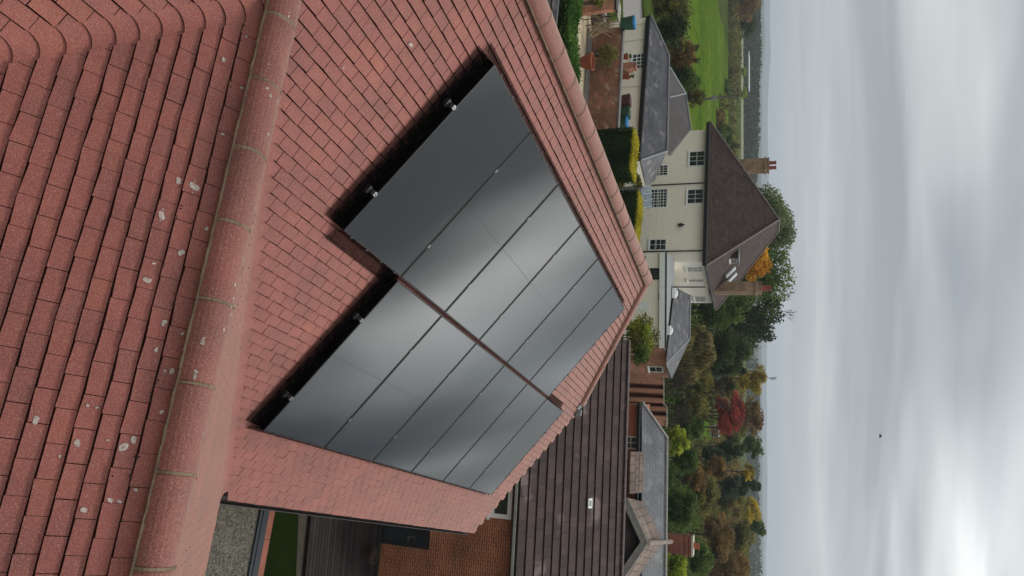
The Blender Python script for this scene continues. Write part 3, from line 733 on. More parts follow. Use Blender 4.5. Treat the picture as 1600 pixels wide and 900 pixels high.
while x < nx1:
    for k in range(6):
        a0, a1 = math.pi * k / 6, math.pi * (k + 1) / 6
        f_ = lambda s, a_: otop + nd * s + nn * (-.10 * math.cos(a_)) + Z3 * (.055 * math.sin(a_) + .015)
        mb.face([f_(x, a0), f_(x + .44, a0), f_(x + .44, a1), f_(x, a1)], 0)
    x += .45
mb.build('ridge_capping', ncap, neigh)
mb = MB(); wn = NE + nn * .32
hw = NE.z + 11.4
mb.boxf(wn, nd, nn, Z3, nx0 + .15, nx1 - .2, 0, .25, -hw, -.02); mb.build('wall', brickM, neigh)
mb = MB(); mb.boxf(wn, nd, nn, Z3, nx0 + .15, nx1 - .2, .26, 6.9, -hw, .05); mb.slab([wn + nd * (nx0 + .15) + nn * .1, wn + nd * (nx0 + .15) + nn * 6.8, wn + nd * (nx0 + .15) + nn * 3.4 + Z3 * 2.0], nd * .2); mb.build('wall', brickM, neigh)
mb = MB(); gutter(mb, NE - nn * .05 + nd * nx0 - Z3 * .09, NE - nn * .05 + nd * nx1 - Z3 * .09, -nn, .055); mb.boxf(NE, nd, nn, Z3, nx0, nx1, -.135, -.118, -.13, -.05)
mb.build('gutter', offwhiteM, neigh)
mb = MB(); mb.boxf(NE, nd, nn, Z3, nx0, nx1, .01, .04, -.22, -.03); mb.boxf(NE, nd, nn, Z3, nx0, nx1, .05, .27, -.06, -.03); mb.build('fascia', blackM, neigh)
def wallxz(px, py, o, t, n): p = atp(px, py, o, n); return (p - o).dot(t), p.z
def window(parent, o, t, n, x0, x1, z0, z1, nx=2, nz=2, fw=.06, fm=None, bar=.03, sill=True, name='window', proud=.03, gm=None):
    """window on the wall plane through o with outward normal n; z absolute"""
    fm = fm or whiteM; oo = Vector((o.x, o.y, 0)); mb = MB()
    bx = lambda a, b, c, d, y0=.002, y1=None: mb.boxf(oo, t, n, Z3, a, b, y0, proud if y1 is None else y1, c, d)
    bx(x0, x1, z1 - fw, z1); bx(x0, x1, z0, z0 + fw); bx(x0, x0 + fw, z0 + fw, z1 - fw); bx(x1 - fw, x1, z0 + fw, z1 - fw)
    for i in range(1, nx): c = x0 + fw + (x1 - x0 - 2 * fw) * i / nx; bx(c - bar / 2, c + bar / 2, z0 + fw, z1 - fw, y1=proud - .004)
    for i in range(1, nz): c = z0 + fw + (z1 - z0 - 2 * fw) * i / nz; bx(x0 + fw, x1 - fw, c - bar / 2, c + bar / 2, y1=proud - .007)
    w = mb.build(name, fm, parent)
    mb = MB(); mb.boxf(oo, t, n, Z3, x0 + fw * .9, x1 - fw * .9, .003, .012, z0 + fw * .9, z1 - fw * .9); mb.build('pane', gm or glassM, w)
    if sill: mb = MB(); mb.boxf(oo, t, n, Z3, x0 - .06, x1 + .06, .002, proud + .07, z0 - .07, z0 - .002); mb.build('sill', fm, w)
    return w
wx1, wz0 = wallxz(766, 808, wn, nd, nn); _, wz1 = wallxz(813, 806, wn, nd, nn)
window(neigh, wn, nd, -nn, wx1 - 1.9, wx1, wz0, NE.z - .34, nx=1, nz=1, fw=.13, proud=.06)
dx1, dz0 = wallxz(595, 848, wn, nd, nn); _, dz1 = wallxz(671, 848, wn, nd, nn)
mb = MB(); oo = Vector((wn.x, wn.y, 0)); mb.boxf(oo, nd, -nn, Z3, dx1 - 2.4, dx1, .002, .05, dz0, dz1); dr = mb.build('patio_door', blackM, neigh)
mb = MB(); mb.boxf(oo, nd, -nn, Z3, dx1 - .9, dx1 - .08, .052, .060, dz0 + .1, dz1 - .08); mb.build('pane', glassM, dr)
mb = MB(); mb.boxf(oo, nd, -nn, Z3, dx1 - .33, dx1 - .30, .061, .10, dz0 + .95, dz0 + 1.2); mb.boxf(oo, nd, -nn, Z3, dx1 - .30, dx1 - .20, .085, .10, dz0 + .98, dz0 + 1.0); mb.build('handle', M('steel', (.6, .6, .6), rough=.3, metal=1), dr)
# vent tile
c = atp(920, 786, NE, nN); mb = MB(); mb.boxf(c + nN * .035, nd, nr, nN, -.15, .15, -.085, .085, 0, .04); vt = mb.build('roof_vent', whiteM, neigh)
mb = MB(); mb.boxf(c + nN * .0755, nd, nr, nN, -.09, .09, -.045, .045, 0, .004); mb.build('grille', leadM, vt)
# brackets and dangling wire on the wall
mb = MB(); x, z = wallxz(798, 838, wn, nd, nn); c = Vector((wn.x, wn.y, 0)) + nd * x - nn * .03 + Z3 * z
mb.path([c + nd * (.12 * math.cos(a / 5)) + Z3 * (.12 * math.sin(a / 5)) for a in range(0, 22)], .008, 5); mb.build('cable_loop', blackM, neigh)
# deck and its things
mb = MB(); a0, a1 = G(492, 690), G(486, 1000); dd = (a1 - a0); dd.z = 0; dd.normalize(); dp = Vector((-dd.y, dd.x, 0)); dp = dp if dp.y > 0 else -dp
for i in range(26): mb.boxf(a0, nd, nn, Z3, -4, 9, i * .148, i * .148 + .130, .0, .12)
mb.build('decking', deckM, loc=a0, label='shade-darkened timber decking below the brick wall of the neighbouring house', cat='decking')
pc = atY(603, 872, 18.3); pc.z = -11.28
mb = MB(); mb.lathe(pc, [(.16, 0), (.20, .3), (.23, .32), (.23, .36), (.18, .36), (.17, .3)], 18); mb.build('plant_pot', M('dark_glazed_pot', (.03, .022, .02), (.05, .035, .03), rough=.4), loc=pc, label='dark round pot on the decking against the brick wall', cat='pot')

# ================================================================== CREAM HOUSE AND OTHERS
def house_frame(p, q):
    t = (q - p); t.z = 0; L = t.length; t.normalize(); n = Vector((t.y, -t.x, 0)); n = n if n.y < 0 else -n
    return t, n, L
# --- white manor
ez = -3.9
WL = Vector((-12.42, 55.48, ez)); WC = Vector((-1.78, 51.82, ez)); gw = zg(53)
wt, wo, WLn = house_frame(WL, WC); wi = -wo
SD = 10.2
man = empty('manor_house', Vector((-7, 56, gw)), 'tall cream rendered house with steep brown roof and two chimneys', 'house')
mb = MB(); hh = ez - gw
mb.boxf(WL, wt, wi, Z3, .25, WLn - .25, .25, SD - .2, -hh, -.05); mb.build('wall', creamM, man)
wo0 = WL + wi * .25
wc0 = WC - wt * .25 + wi * .25
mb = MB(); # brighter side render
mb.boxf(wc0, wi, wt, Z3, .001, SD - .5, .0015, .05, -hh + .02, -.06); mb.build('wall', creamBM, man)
# roof : hipped, steep, short ridge
apx = atY(1217, 343, 57.5); apx2 = apx + wi * .3 + wt * .2
WB = WC + wi * SD; WBL = WL + wi * SD
ov = .28
cL, cC, cB, cBL = WL - wt * .1 - wi * ov, WC + wt * ov - wi * ov, WB + wt * ov + wi * ov, WBL - wt * .1 + wi * ov
mb = MB(); RT, RT2 = apx, apx + wi * 2.2
mb.face([cL, cC, RT]); mb.face([cC, cB, RT2, RT]); mb.face([cB, cBL, RT2]); mb.face([cBL, cL, RT, RT2]); mb.face([cBL, cB, cC, cL])
rf = mb.build('roof', brownroofM, man)
hipl = M('hip_mortar', (.14, .11, .09), (.22, .19, .17), rough=.9, scale=6)
mb = MB()
for a, b in ((cL, RT), (cC, RT), (RT, RT2), (cB, RT2)): mb.tube(a + Z3 * .03, b + Z3 * .03, .07, n=6)
mb.build('hip_tiles', hipl, rf)
mb = MB()
for a, b in ((cL, cC), (cC, cB)): mb.tube(a - Z3 * .06, b - Z3 * .06, .075, n=6)
mb.boxf(cL, wt, wi, Z3, 0, (cC - cL).length, .03, .05, -.28, -.08); mb.build('gutter', blackM, man)
def chimney(parent, base, w, d, h, t, n, mat, pots=1, potm=potRM, poth=.45, potr=.14):
    mb = MB(); mb.boxf(base, t, n, Z3, -w / 2, w / 2, -d / 2, d / 2, 0, h)
    mb.boxf(base, t, n, Z3, -w / 2 - .07, w / 2 + .07, -d / 2 - .07, d / 2 + .07, h * .90, h * .95); mb.boxf(base, t, n, Z3, -w / 2 - .035, w / 2 + .035, -d / 2 - .035, d / 2 + .035, h + .001, h + .09)
    c = mb.build('chimney', mat, parent)
    for i in range(pots):
        x = (i - (pots - 1) / 2) * .42
        mb = MB(); mb.lathe(base + t * x + Z3 * (h + .09), [(potr * 1.15, 0), (potr * 1.15, .06), (potr, .08), (potr * .9, poth * .85), (potr * 1.1, poth * .87), (potr * 1.1, poth), (potr * .75, poth), (potr * .7, poth * .6)], 12); mb.build('chimney_pot', potm, c)
    return c
c1b = atY(1165, 260.5, 57.0); c1t = atY(1200, 260.5, 57.0); chimney(man, c1b - Z3 * 1.0, .95, .7, (c1t - c1b).z + 1.0, wt, wi, chimneyM, 2, poth=.5)
YC2 = 58.0
c2b = atY(1108, 450.5, YC2); c2t = atY(1188, 450.5, YC2); chimney(man, c2b, .82, .9, (c2t - c2b).z, wt, wi, chimneyM, 1, poth=.7, potr=.24)
# dormer on the side slope, two roof lights
sn = (cB - cC).cross(RT - cC).normalized(); sn = sn if sn.z > 0 else -sn
def onside(px, py): return atp(px, py, cC, sn)
dc = onside(1147, 402)
mb = MB(); mb.boxf(dc, wi, wt, Z3, -.55, .55, -1.0, .28, -.35, .30); do = mb.build('dormer', M('dark_boards', (.07, .055, .05), (.05, .04, .035)), man)
mb = MB(); mb.boxf(dc, wi, wt, Z3, -.7, .7, -1.3, .40, .301, .38); mb.build('dormer_roof', leadM, do)
window(do, dc + wt * .28, wi, wt, dc.dot(wi) * 0 - .45, .45, dc.z - .28, dc.z + .24, nx=3, nz=1, fw=.05)
for px, py in ((1141, 425), (1143, 434)):
    c = onside(px, py); tu = (wi).normalized(); su = sn.cross(tu).normalized(); su = su if su.z > 0 else -su
    mb = MB(); mb.boxf(c, tu, su, sn, -.28, .28, -.5, .5, .0, .09); q = mb.build('roof_light', M('bright_frame', (.7, .7, .7)), man)
    mb = MB(); mb.boxf(c, tu, su, sn, -.24, .24, -.45, .45, .091, .10); mb.build('pane', M('pale_rooflight', (.55, .58, .6), rough=.1), q)
def win(px0, px1, py0, py1, nx, nz, name='window', **k):
    a, za = wallxz(px0, py0, wo0, wt, wo); b_, zb = wallxz(px1, py1, wo0, wt, wo)
    return window(man, wo0, wt, wo, min(a, b_), max(a, b_), min(za, zb), max(za, zb), nx=nx, nz=nz, **k)
win(1077, 1101, 237, 259, 3, 2); win(1074, 1099, 296, 318, 3, 2); win(1024, 1043, 259, 274, 4, 3, fw=.04)
w3 = win(1017, 1042, 296, 324, 6, 5, fw=.05, bar=.035); win(1015, 1041, 374, 391, 2, 3)
a, za = wallxz(1042, 296, wo0, wt, wo); b_, _ = wallxz(1042, 324, wo0, wt, wo)
mb = MB(); K = 10; arc = [Vector((wo0.x, wo0.y, 0)) + wt * (a + (b_ - a) * i / K) + Z3 * (za + .16 * math.sin(math.pi * i / K)) + wo * .03 for i in range(K + 1)]
mb.slab(arc, -wo * .028); mb.build('arched_head', whiteM, w3)
# lantern
x, z = wallxz(1064, 353, wo0, wt, wo); c = Vector((wo0.x, wo0.y, 0)) + wt * x + wo * .2 + Z3 * z
mb = MB(); mb.lathe(c - Z3 * .22, [(.05, 0), (.11, .05), (.13, .30), (.14, .32), (.05, .42), (.02, .55)], 6); mb.boxf(c, wt, wo, Z3, -.02, .02, -.19, 0, .1, .14); mb.build('wall_lantern', blackM, man)
# downpipes
mb = MB()
for (x0, y0), (x1, y1) in (((1103, 286), (1018, 287)), ((1101, 392), (960, 392))):
    x, z = wallxz(x0, y0, wo0, wt, wo); x2, z2 = wallxz(x1, y1, wo0, wt, wo)
    o = Vector((wo0.x, wo0.y, 0)) + wo * .06; mb.tube(o + wt * x + Z3 * (z - .1), o + wt * x + Z3 * z2, .045, n=8)
mb.build('downpipe', blackM, man)
mb = MB(); x, z = wallxz(1028, 330, wo0, wt, wo); o = Vector((wo0.x, wo0.y, 0)) + wo * .003; mb.boxf(o, wt, wo, Z3, x - 6.5, x + 3, 0, .012, z - .015, z + .012); mb.build('cable', creamBM, man)
# side wall shutters / windows
def swin(px0, px1, py0, py1, nx, nz, fm=None):
    a, za = wallxz(px0, py0, wc0 + wt * .05, wi, wt); b_, zb = wallxz(px1, py1, wc0 + wt * .05, wi, wt)
    return window(man, wc0 + wt * .052, wi, wt, min(a, b_), max(a, b_), min(za, zb), max(za, zb), nx=nx, nz=nz, fm=fm, gm=M('pale_blind', (.36, .34, .27), (.44, .42, .34), rough=.5))
swin(1072, 1099, 417, 424, 2, 3); swin(1074, 1101, 436, 440, 1, 2, creamBM); swin(1084, 1104, 463, 471, 2, 2)
mb = MB(); x, z = wallxz(1102, 447, wc0, wi, wt); o = Vector((wc0.x, wc0.y, 0)) + wt * .09 + wi * x; mb.tube(o + Z3 * z, o + Z3 * (z - 3.2), .04, n=8); mb.build('downpipe', blackM, man)

# --- flat-parapet extension with slate roof behind
ext = empty('side_extension', Vector((1.0, 48.5, zg(48))), 'low cream extension with white fascia, grey flat roof and skylights', 'extension')
XL = Vector((-2.35, 47.56, -6.3)); XR = Vector((3.95, 47.25, -6.3)); xt, xo, XLn = house_frame(XL, XR); xi = -xo; gx = zg(48)
ro = Vector((XR.x, XR.y, 0))
# brick end wall runs back to the right
xe_end = atz(1049, 591, -6.1)
mb = MB(); mb.boxf(XL, xt, xi, Z3, .0, XLn, .15, 6.0, gx + 6.3, -.3); mb.build('wall', creamM, ext)
mb = MB(); mb.boxf(XL, xt, xi, Z3, -.02, XLn + .03, -.06, .12, -.30, .08); mb.build('fascia', whiteM, ext)
mb = MB(); mb.boxf(XL, xt, xi, Z3, -.02, XLn + .03, -.08, .10, .081, .17); mb.build('gutter', blackM, ext)
zr = -6.3 + .1
fr = [XL + xi * .1 + Z3 * .1, XR + xi * .1 + Z3 * .1, xe_end + Z3 * .0, XL + xi * 4.5 + Z3 * .16]
p1 = atz(1050, 447, -6.0); 
mb = MB(); mb.slab([fr[0], fr[1], Vector((xe_end.x, xe_end.y, zr)), XL + xi * 5 + Z3 * .1], -Z3 * .2); mb.build('flat_roof', M('grey_felt', (.20, .205, .21), (.25, .255, .26), rough=.8, scale=.6, fine=.1, fscale=6), ext)
# slate roof (its ridge lower than the manor's eaves)
s_a = atz(1054, 448, -6.05); s_b = atz(1040.5, 568, -6.1); r_a = atY(1078, 461, 54.0); r_b = atY(1077.5, 529, 53.2); tip = xe_end
mb = MB(); mb.face([s_a, s_b, r_b, r_a]); mb.face([s_b, tip, r_b]); bk = xi * 4.0
mb.face([r_a, r_b, r_b + bk - Z3 * 1.4, r_a + bk - Z3 * 1.4]); mb.face([tip, r_b + bk - Z3 * 1.4, r_b])
mb.face([s_a, r_a, r_a + bk - Z3 * 1.4]); mb.build('slate_roof', slateM, ext)
mb = MB(); mb.tube(r_a, r_b, .08, n=6); mb.tube(r_b, s_b, .06, n=6); mb.tube(r_b, tip, .06, n=6); mb.build('ridge_capping', leadM, ext)
for px, py, w in ((1053, 458, .7), (1045, 516, .6)):
    c = atz(px, py, -6.05); mb = MB(); mb.boxf(c, xt, xi, Z3, -w * .5, w * .5, -.35, .35, -.1, .12); q = mb.build('skylight', whiteM, ext)
    mb = MB(); K = 8
    for j in range(3):
        for i in range(12):
            def dm(i_, j_): a_ = 2 * math.pi * i_ / 12; e_ = j_ / 3 * math.pi / 2; return c + xt * (w * .45 * math.cos(a_) * math.cos(e_)) + xi * (.3 * math.sin(a_) * math.cos(e_)) + Z3 * (.12 + .16 * math.sin(e_))
            mb.face([dm(i, j), dm(i + 1, j), dm(i + 1, j + 1), dm(i, j + 1)])
    mb.build('dome', M('dome_plastic', (.62, .64, .66), rough=.2), q, smooth=True)
be = Vector((XR.x, XR.y, 0)); bt = Vector((tip.x - XR.x, tip.y - XR.y, 0)); BL = bt.length; bt.normalize(); bn = Vector((bt.y, -bt.x, 0))
mb = MB(); mb.slab([be + Z3 * gx, be + bt * BL + Z3 * gx, be + bt * BL + Z3 * -6.3, be + Z3 * -6.25], -bn * .25 if bn.y < 0 else bn * .25)
bw = mb.build('wall', brickFarM, ext)
bno = bn if bn.y < 0 or bn.x > 0 else -bn
a, za = wallxz(1013, 572, be, bt, bno); b_, zb = wallxz(1036, 577.5, be, bt, bno)
window(ext, be + bno * .002, bt, bno, min(a, b_), max(a, b_) + .3, min(za, zb), max(za, zb), nx=1, nz=2)
a, za = 0, 0
def xwall(px, py): p = atp(px, py, XL + xi * .15, xo); return (p - XL).dot(xt), p.z
(a, za), (b_, zb) = xwall(1012, 419), xwall(1034, 437)
window(ext, XL + xi * .15, xt, xo, a, b_, za - 1.0, zb, nx=4, nz=5, fm=M('dark_frame', (.05, .05, .05)), bar=.03, name='glazed_door', sill=False)
(a, za), (b_, zb) = xwall(985, 472), xwall(1015, 486)
mb = MB(); mb.boxf(XL + xi * .15, xt, xo, Z3, a, b_, .002, .04, za + 6.3 - .4, zb + 6.3); mb.build('door', whiteM, ext)
mb = MB()
for py in (460, 466):
    a, za = xwall(1031, py); mb.box(XL + xt * a + xo * .0 + Z3 * (za + 6.3) + xi * .08, (.12, .14, .14))
a, za = xwall(1007, 403); mb.box(XL + xt * a + xi * .08 + Z3 * (za + 6.3), (.18, .16, .2))
mb.build('wall_lamps', blackM, ext)

# --- serpentine brick garden wall
gwall = empty('crinkled_brick_wall', G(1005, 620), 'orange brick garden wall winding in bays beyond the brown roof', 'wall')
mb = MB(); cp = MB()
path = [(1005, 592), (1001, 598), (1008, 606), (1002, 612), (1008, 620), (1003, 627), (1010, 634), (1004, 640), (1012, 648), (1006, 654), (1014, 663)]
zt = .0
gp = []
for i, (px, py) in enumerate(path):
    p = atY(1036 if i < 7 else 1041, py, 46 - (i % 2) * 1.7 - i * .15); gp.append(p)
for a, b_ in zip(gp, gp[1:]):
    if (a - b_).length < .2: continue
    d_ = (b_ - a); d_.z = 0; d_.normalize(); n_ = Vector((-d_.y, d_.x, 0)) * .22
    q = [Vector((a.x, a.y, zg(a.y))), Vector((b_.x, b_.y, zg(b_.y))), b_, a]; mb.slab([v_ - n_ / 2 for v_ in q], n_)
    cp.slab([a - n_ * .8, b_ - n_ * .8, b_ + n_ * .8, a + n_ * .8], Z3 * .08)
mb.build('brickwork', brickFarM, gwall); cp.build('coping', M('stone_coping', (.40, .36, .28), (.3, .27, .2), rough=.9), gwall)

# --- long cream outbuilding with slate roof
LL = Vector((-16.057, 41.774, -6.35)); LR_ = Vector((-6.956, 38.368, -6.35)); lt, lo, LLn = house_frame(LL, LR_); li = -lo; gl_ = zg(40)
lng = empty('outbuilding', Vector((-11, 43, gl_)), 'long single storey cream building with dark slate roof', 'house')
# roof pixels on a slope plane
sl = R(33); up = li * math.cos(sl) + Z3 * math.sin(sl); sln = lt.cross(up); sln = sln if sln.z > 0 else -sln
fo = LL - li * .2
fR = [atp(x, y, fo, sln) for x, y in ((1017, 24), (1001, 250), (1042, 236), (1045, 86))]
mb = MB()
mb.slab(fR, -sln * .05)
rdg_a, rdg_b = fR[3], fR[2]
# hip end going down to the right corner at the back
hc = fR[1] + li * 3.2 + lt * .9; hc = atz(1009.5, 291, -6.45)
mb.face([fR[1] - sln * 0, hc, fR[2]])
mb.face([fR[2], hc, hc + li * 3 - lt * 2, fR[3]])
mb.build('roof_slope', slateM, lng)
# second range behind, higher
b0 = atY(1044, 150, 45.0); 
RY = 47.0
ra, rb = atY(1071, 146, RY + .6), atY(1079, 203, RY - .6)
va, vb_, vc = atY(1046, 105, 45.0), atY(1043, 243, 43.2), atY(1045.5, 152, 44.4)
mb = MB(); mb.face([va, vc, ra]); mb.face([vc, vb_, rb, ra])
mb.face([ra, rb, rb + li * 3 - Z3 * 1.6, ra + li * 3 - Z3 * 1.6]); mb.face([va, ra, ra + li * 3 - Z3 * 1.6]); mb.face([vb_, rb + li * 3 - Z3 * 1.6, rb])
mb.build('roof_slope', M('dark_slate_weathered', (.075, .062, .06), (.055, .048, .047), rough=.7, scale=1.5, fine=.2, fscale=14, coord='UV'), lng)
mb = MB()
for a, b_ in ((ra, rb), (ra, vc), (ra, va), (fR[3], fR[2]), (fR[2], fR[1]), (fR[0], fR[3])): mb.tube(a + Z3 * .02, b_ + Z3 * .02, .06, n=6)
mb.build('ridge_capping', leadM, lng)
mb = MB(); lw = LL + li * .15; mb.boxf(lw, lt, li, Z3, .0, LLn - .1, 0, 2.2, gl_ + 6.35 - .2, -.02); mb.build('wall', creamM, lng)
mb = MB(); e_ = Vector((fR[1].x, fR[1].y, 0)); f_ = Vector((hc.x, hc.y, 0)); ed = (f_ - e_).normalized(); en = Vector((ed.y, -ed.x, 0)); en = en if en.y < 0 else -en
mb.slab([e_ + Z3 * gl_ + ed * .1, f_ + Z3 * gl_ - ed * .05, f_ + Z3 * -6.5 - ed * .05, e_ + Z3 * -6.42 + ed * .1], -en * .2); mb.build('wall', creamM, lng)
mb = MB(); mb.tube(fR[0] - Z3 * .06, fR[1] - Z3 * .06, .07, n=6); mb.boxf(fR[0], lt, li, Z3, 0, (fR[1] - fR[0]).length, .02, .05, -.3, -.07); mb.build('gutter', blackM, lng)
def lwin(px0, px1, py0, py1, **k):
    a, za = wallxz(px0, py0, lw, lt, lo); b_, zb = wallxz(px1, py1, lw, lt, lo); return window(lng, lw, lt, lo, min(a, b_), max(a, b_), min(za, zb), max(za, zb), **k)
lwin(988, 1008, 85, 107, nx=4, nz=3, fw=.06, bar=.05)
ew = e_ + ed * .1
a, za = wallxz(979, 265, ew, ed, en); b_, zb = wallxz(1000, 279, ew, ed, en)
window(lng, ew, ed, en, min(a, b_), max(a, b_), min(za, zb), max(za, zb), nx=4, nz=3, fw=.05, bar=.04)
mb = MB()
for py in (38, 62, 88 + 46):
    x, z = wallxz(1000, py, lw, lt, lo); mb.tube(Vector((lw.x, lw.y, 0)) + lt * x + lo * .05 + Z3 * (-6.5), Vector((lw.x, lw.y, 0)) + lt * x + lo * .05 + Z3 * gl_, .035, n=6)
mb.build('drain_pipes', creamBM, lng)

# --- lean-to glass porch between the two
pg = empty('glass_porch', atz(1002, 310, -7.0) * 1.0, 'small grey glazed lean-to porch beside the ivy wall', 'porch')
a, b_, c_, d_ = atz(1001, 292, -6.75), atz(1004, 324, -6.75), atY(1019, 322, 44.5), atY(1018, 292, 44.5)
mb = MB(); mb.slab([a, b_, c_, d_], -Z3 * .06); mb.build('roof', M('porch_glass', (.14, .17, .20), (.20, .23, .26), rough=.15, spec=.7), pg)
mb = MB(); gz_ = zg(42)
mb.slab([a - Z3 * .08, b_ - Z3 * .08, Vector((b_.x, b_.y, gz_)), Vector((a.x, a.y, gz_))], Vector((0, .08, 0))); mb.slab([b_ - Z3 * .08, c_ - Z3 * .08, Vector((c_.x, c_.y, gz_)), Vector((b_.x, b_.y, gz_))], Vector((-.08, 0, 0))); mb.build('wall', leadM, pg)
mb = MB()
for s in (0, .33, .66, 1): mb.tube(a.lerp(b_, s) + Z3 * .02, d_.lerp(c_, s) + Z3 * .02, .035, n=5)
mb.build('glazing_bars', M('blue_grey_bar', (.20, .24, .28)), pg)

# --- slate roofed house with tan cross gable
SL_, SR_ = atY(1003, 629, 28.6), atY(1002, 905, 27.6); SL_.z = SR_.z = -4.72
st, so_, SLn = house_frame(SL_, SR_); si = -so_; gs = zg(29)
slh = empty('slate_roofed_house', Vector((9, 30, gs)), 'brick house with grey slate roof and weathered tan gable behind the brown roof', 'house')
sp_ = R(33); su = si * math.cos(sp_) + Z3 * math.sin(sp_); snn = st.cross(su); snn = snn if snn.z > 0 else -snn
q1, q2, q3, q4 = [atp(x, y, SL_, snn) for x, y in ((1003, 628), (1003, 1100), (1038, 1100), (1042, 684))]
mb = MB(); mb.slab([q1, q2, q3, q4], -snn * .06)
mb.slab([q4, q3, q3 + si * 2.2 - Z3 * 1.4, q4 + si * 2.2 - Z3 * 1.4], -Z3 * .06); mb.face([q1, q4, q4 + si * 2.2 - Z3 * 1.4]); mb.build('roof_slope', slateBM, slh)
mb = MB(); mb.tube(q4, q3, .07, n=6); mb.tube(q1 + Z3 * .03, q4 + Z3 * .03, .055, n=6)
K = 10
for i in range(K): mb.tube(q4.lerp(q3, i * .012) + Z3 * .05, q4.lerp(q3, i * .012) + Z3 * random.uniform(.08, .2), .02, n=4)
mb.build('ridge_capping', offwhiteM, slh)
sw = SL_ + si * .25; sw.z = 0
mb = MB(); mb.boxf(sw, st, si, Z3, .1, 8, 0, 3.0, gs, -4.85); mb.build('wall', M('rust_brick', (.30, .095, .045), (.22, .07, .04), rough=.9, scale=1.5, fine=.15, fscale=12), slh)
mb = MB(); mb.boxf(SL_, st, si, Z3, 0, 9, .02, .06, -.16, -.03); mb.tube(SL_ - Z3 * .05, SL_ + st * 9 - Z3 * .05, .05, n=6); mb.build('gutter', blackM, slh)
a, za = wallxz(983, 681, sw, st, so_); b_, zb = wallxz(1000, 703, sw, st, so_)
window(slh, sw, st, so_, a, b_, za - .3, zb, nx=2, nz=2, fw=.06, fm=M('beige_frame', (.42, .38, .26)))
# tan gable projecting towards us
gA = atY(1010, 848, 25.5); gL = atY(981, 784, 25.2); gR = atY(974, 898, 24.6)
rB = atY(1047, 846, 30.8)
rise = gA.z - gL.z
ax_ = Vector((rB.x - gA.x, rB.y - gA.y, 0)); 
gL2 = atY(983, 735, 29.0)
gR.z = gL.z - .02
dl = (rB - gA)
mb = MB()
gLo = gL + (gL - gA) * .10; gRo = gR + (gR - gA) * 1.2
mb.slab([gA, gLo, gLo + dl + Z3 * 0, rB], -Z3 * .10); mb.slab([gA, rB, gRo + dl, gRo], -Z3 * .10)
mb.build('roof_slope', tanroofM, slh, label='weathered tan tiled gable roof')
mb = MB(); mb.tube(gA + Z3 * .04, rB + Z3 * .04, .10, n=8)
mb.build('ridge_capping', M('tan_ridge', (.24, .19, .16), (.19, .15, .125), rough=.85, scale=3), slh)
mb = MB()
fw_ = -dl.normalized() * .05
for a_, c_ in ((gA, gLo), (gA, gRo)):
    mb.slab([a_ + Z3 * .05, c_ + Z3 * .05, c_ - Z3 * .20, a_ - Z3 * .20], fw_ * 1.6)
    mb.slab([a_ + Z3 * .10 + fw_ * 1.2, c_ + Z3 * .10 + fw_ * 1.2, c_ + Z3 * .02 + fw_ * 1.2, a_ + Z3 * .02 + fw_ * 1.2], fw_ * 1.2)
mb.build('bargeboard', offwhiteM, slh)
mb = MB(); bk_ = dl.normalized() * .7; mb.slab([gA - Z3 * .2 + bk_, gLo - Z3 * .2 + bk_, Vector((gLo.x, gLo.y, gs)) + bk_, Vector((gRo.x, gRo.y, gs)) + bk_, gRo - Z3 * .2 + bk_], dl.normalized() * .2); mb.build('gable_wall', M('dark_boards', (.07, .055, .05)), slh)
# little inner gable under the boards
iA = gA - Z3 * .62 + bk_ * .5; iL = iA - st * .85 - Z3 * .62; iR = iA + st * .85 - Z3 * .62
mb = MB(); mb.slab([iA, iL, iL - fw_ * 8, iA - fw_ * 8], -Z3 * .06); mb.slab([iA, iA - fw_ * 8, iR - fw_ * 8, iR], -Z3 * .06); mb.slab([iA, iL, iR], -fw_); mb.build('inner_gable', M('grey_weatherboard', (.16, .14, .13), (.22, .2, .18)), slh)
cb = atY(1040, 847.5, 31.5); ct = atY(1078, 847.5, 31.5)
chimney(slh, cb - Z3 * .6, .74, .6, (ct - cb).z + .6, st, si, chimneyRM, 1, potm=M('red_pot', (.36, .11, .06)), poth=.30, potr=.13)
ctop = MB(); ctop.boxf(cb, st, si, Z3, -.42, .42, -.35, .35, (ct - cb).z + .091, (ct - cb).z + .16); ctop.build('flaunching', M('pale_flaunch', (.42, .38, .3)), slh)
# low tiled bay left of the gable
mb = MB()
for i in range(3): a = atY(985 + i * 6, 706, 27.6 + i * .3); mb.slab([a, a + st * 1.6, a + st * 1.6 + su * .35, a + su * .35], -snn * .08)
mb.build('bay_roof', tanroofM, slh)

# --- small black-roofed outbuilding strip beyond our ridge (top of the picture)
a0 = atY(877.5, -60, 19.0); a1 = atY(872, 80, 18.2); a1.z = a0.z; dt, dn_, dL = house_frame(a0, a1)
shd = empty('garage', Vector((a0.x + 3, a0.y - 1, zg(18))), 'garage with old black tiled roof just beyond our left ridge', 'garage')
mb = MB(); ds = -dn_ * math.cos(R(28)) * -1 - Z3 * 0
dd_ = dn_ * math.cos(R(25)) - Z3 * math.sin(R(25)); dN = dt.cross(dd_); dN = dN if dN.z > 0 else -dN
tile_field(mb, a0, dt, dd_, dN, 0, dL, 0, 2.6, .26, .3, lambda x, y: [], thick=.03, jit=.004)
mb.build('roof_slope', [darktileM, gapM], shd)
mb = MB(); mb.slab([a0 - dN * .02, a1 - dN * .02, a1 + dd_ * 2.6 - dN * .02, a0 + dd_ * 2.6 - dN * .02], -dN * .05); mb.tube(a0, a1, .035, n=6); mb.build('roof_boarding', M('grey_edge', (.16, .16, .16)), shd)
mb = MB(); mb.boxf(a0, dt, dn_, Z3, .1, dL - .2, .05, 2.2, zg(18) - a0.z, -1.2); mb.build('wall', brickM, shd)
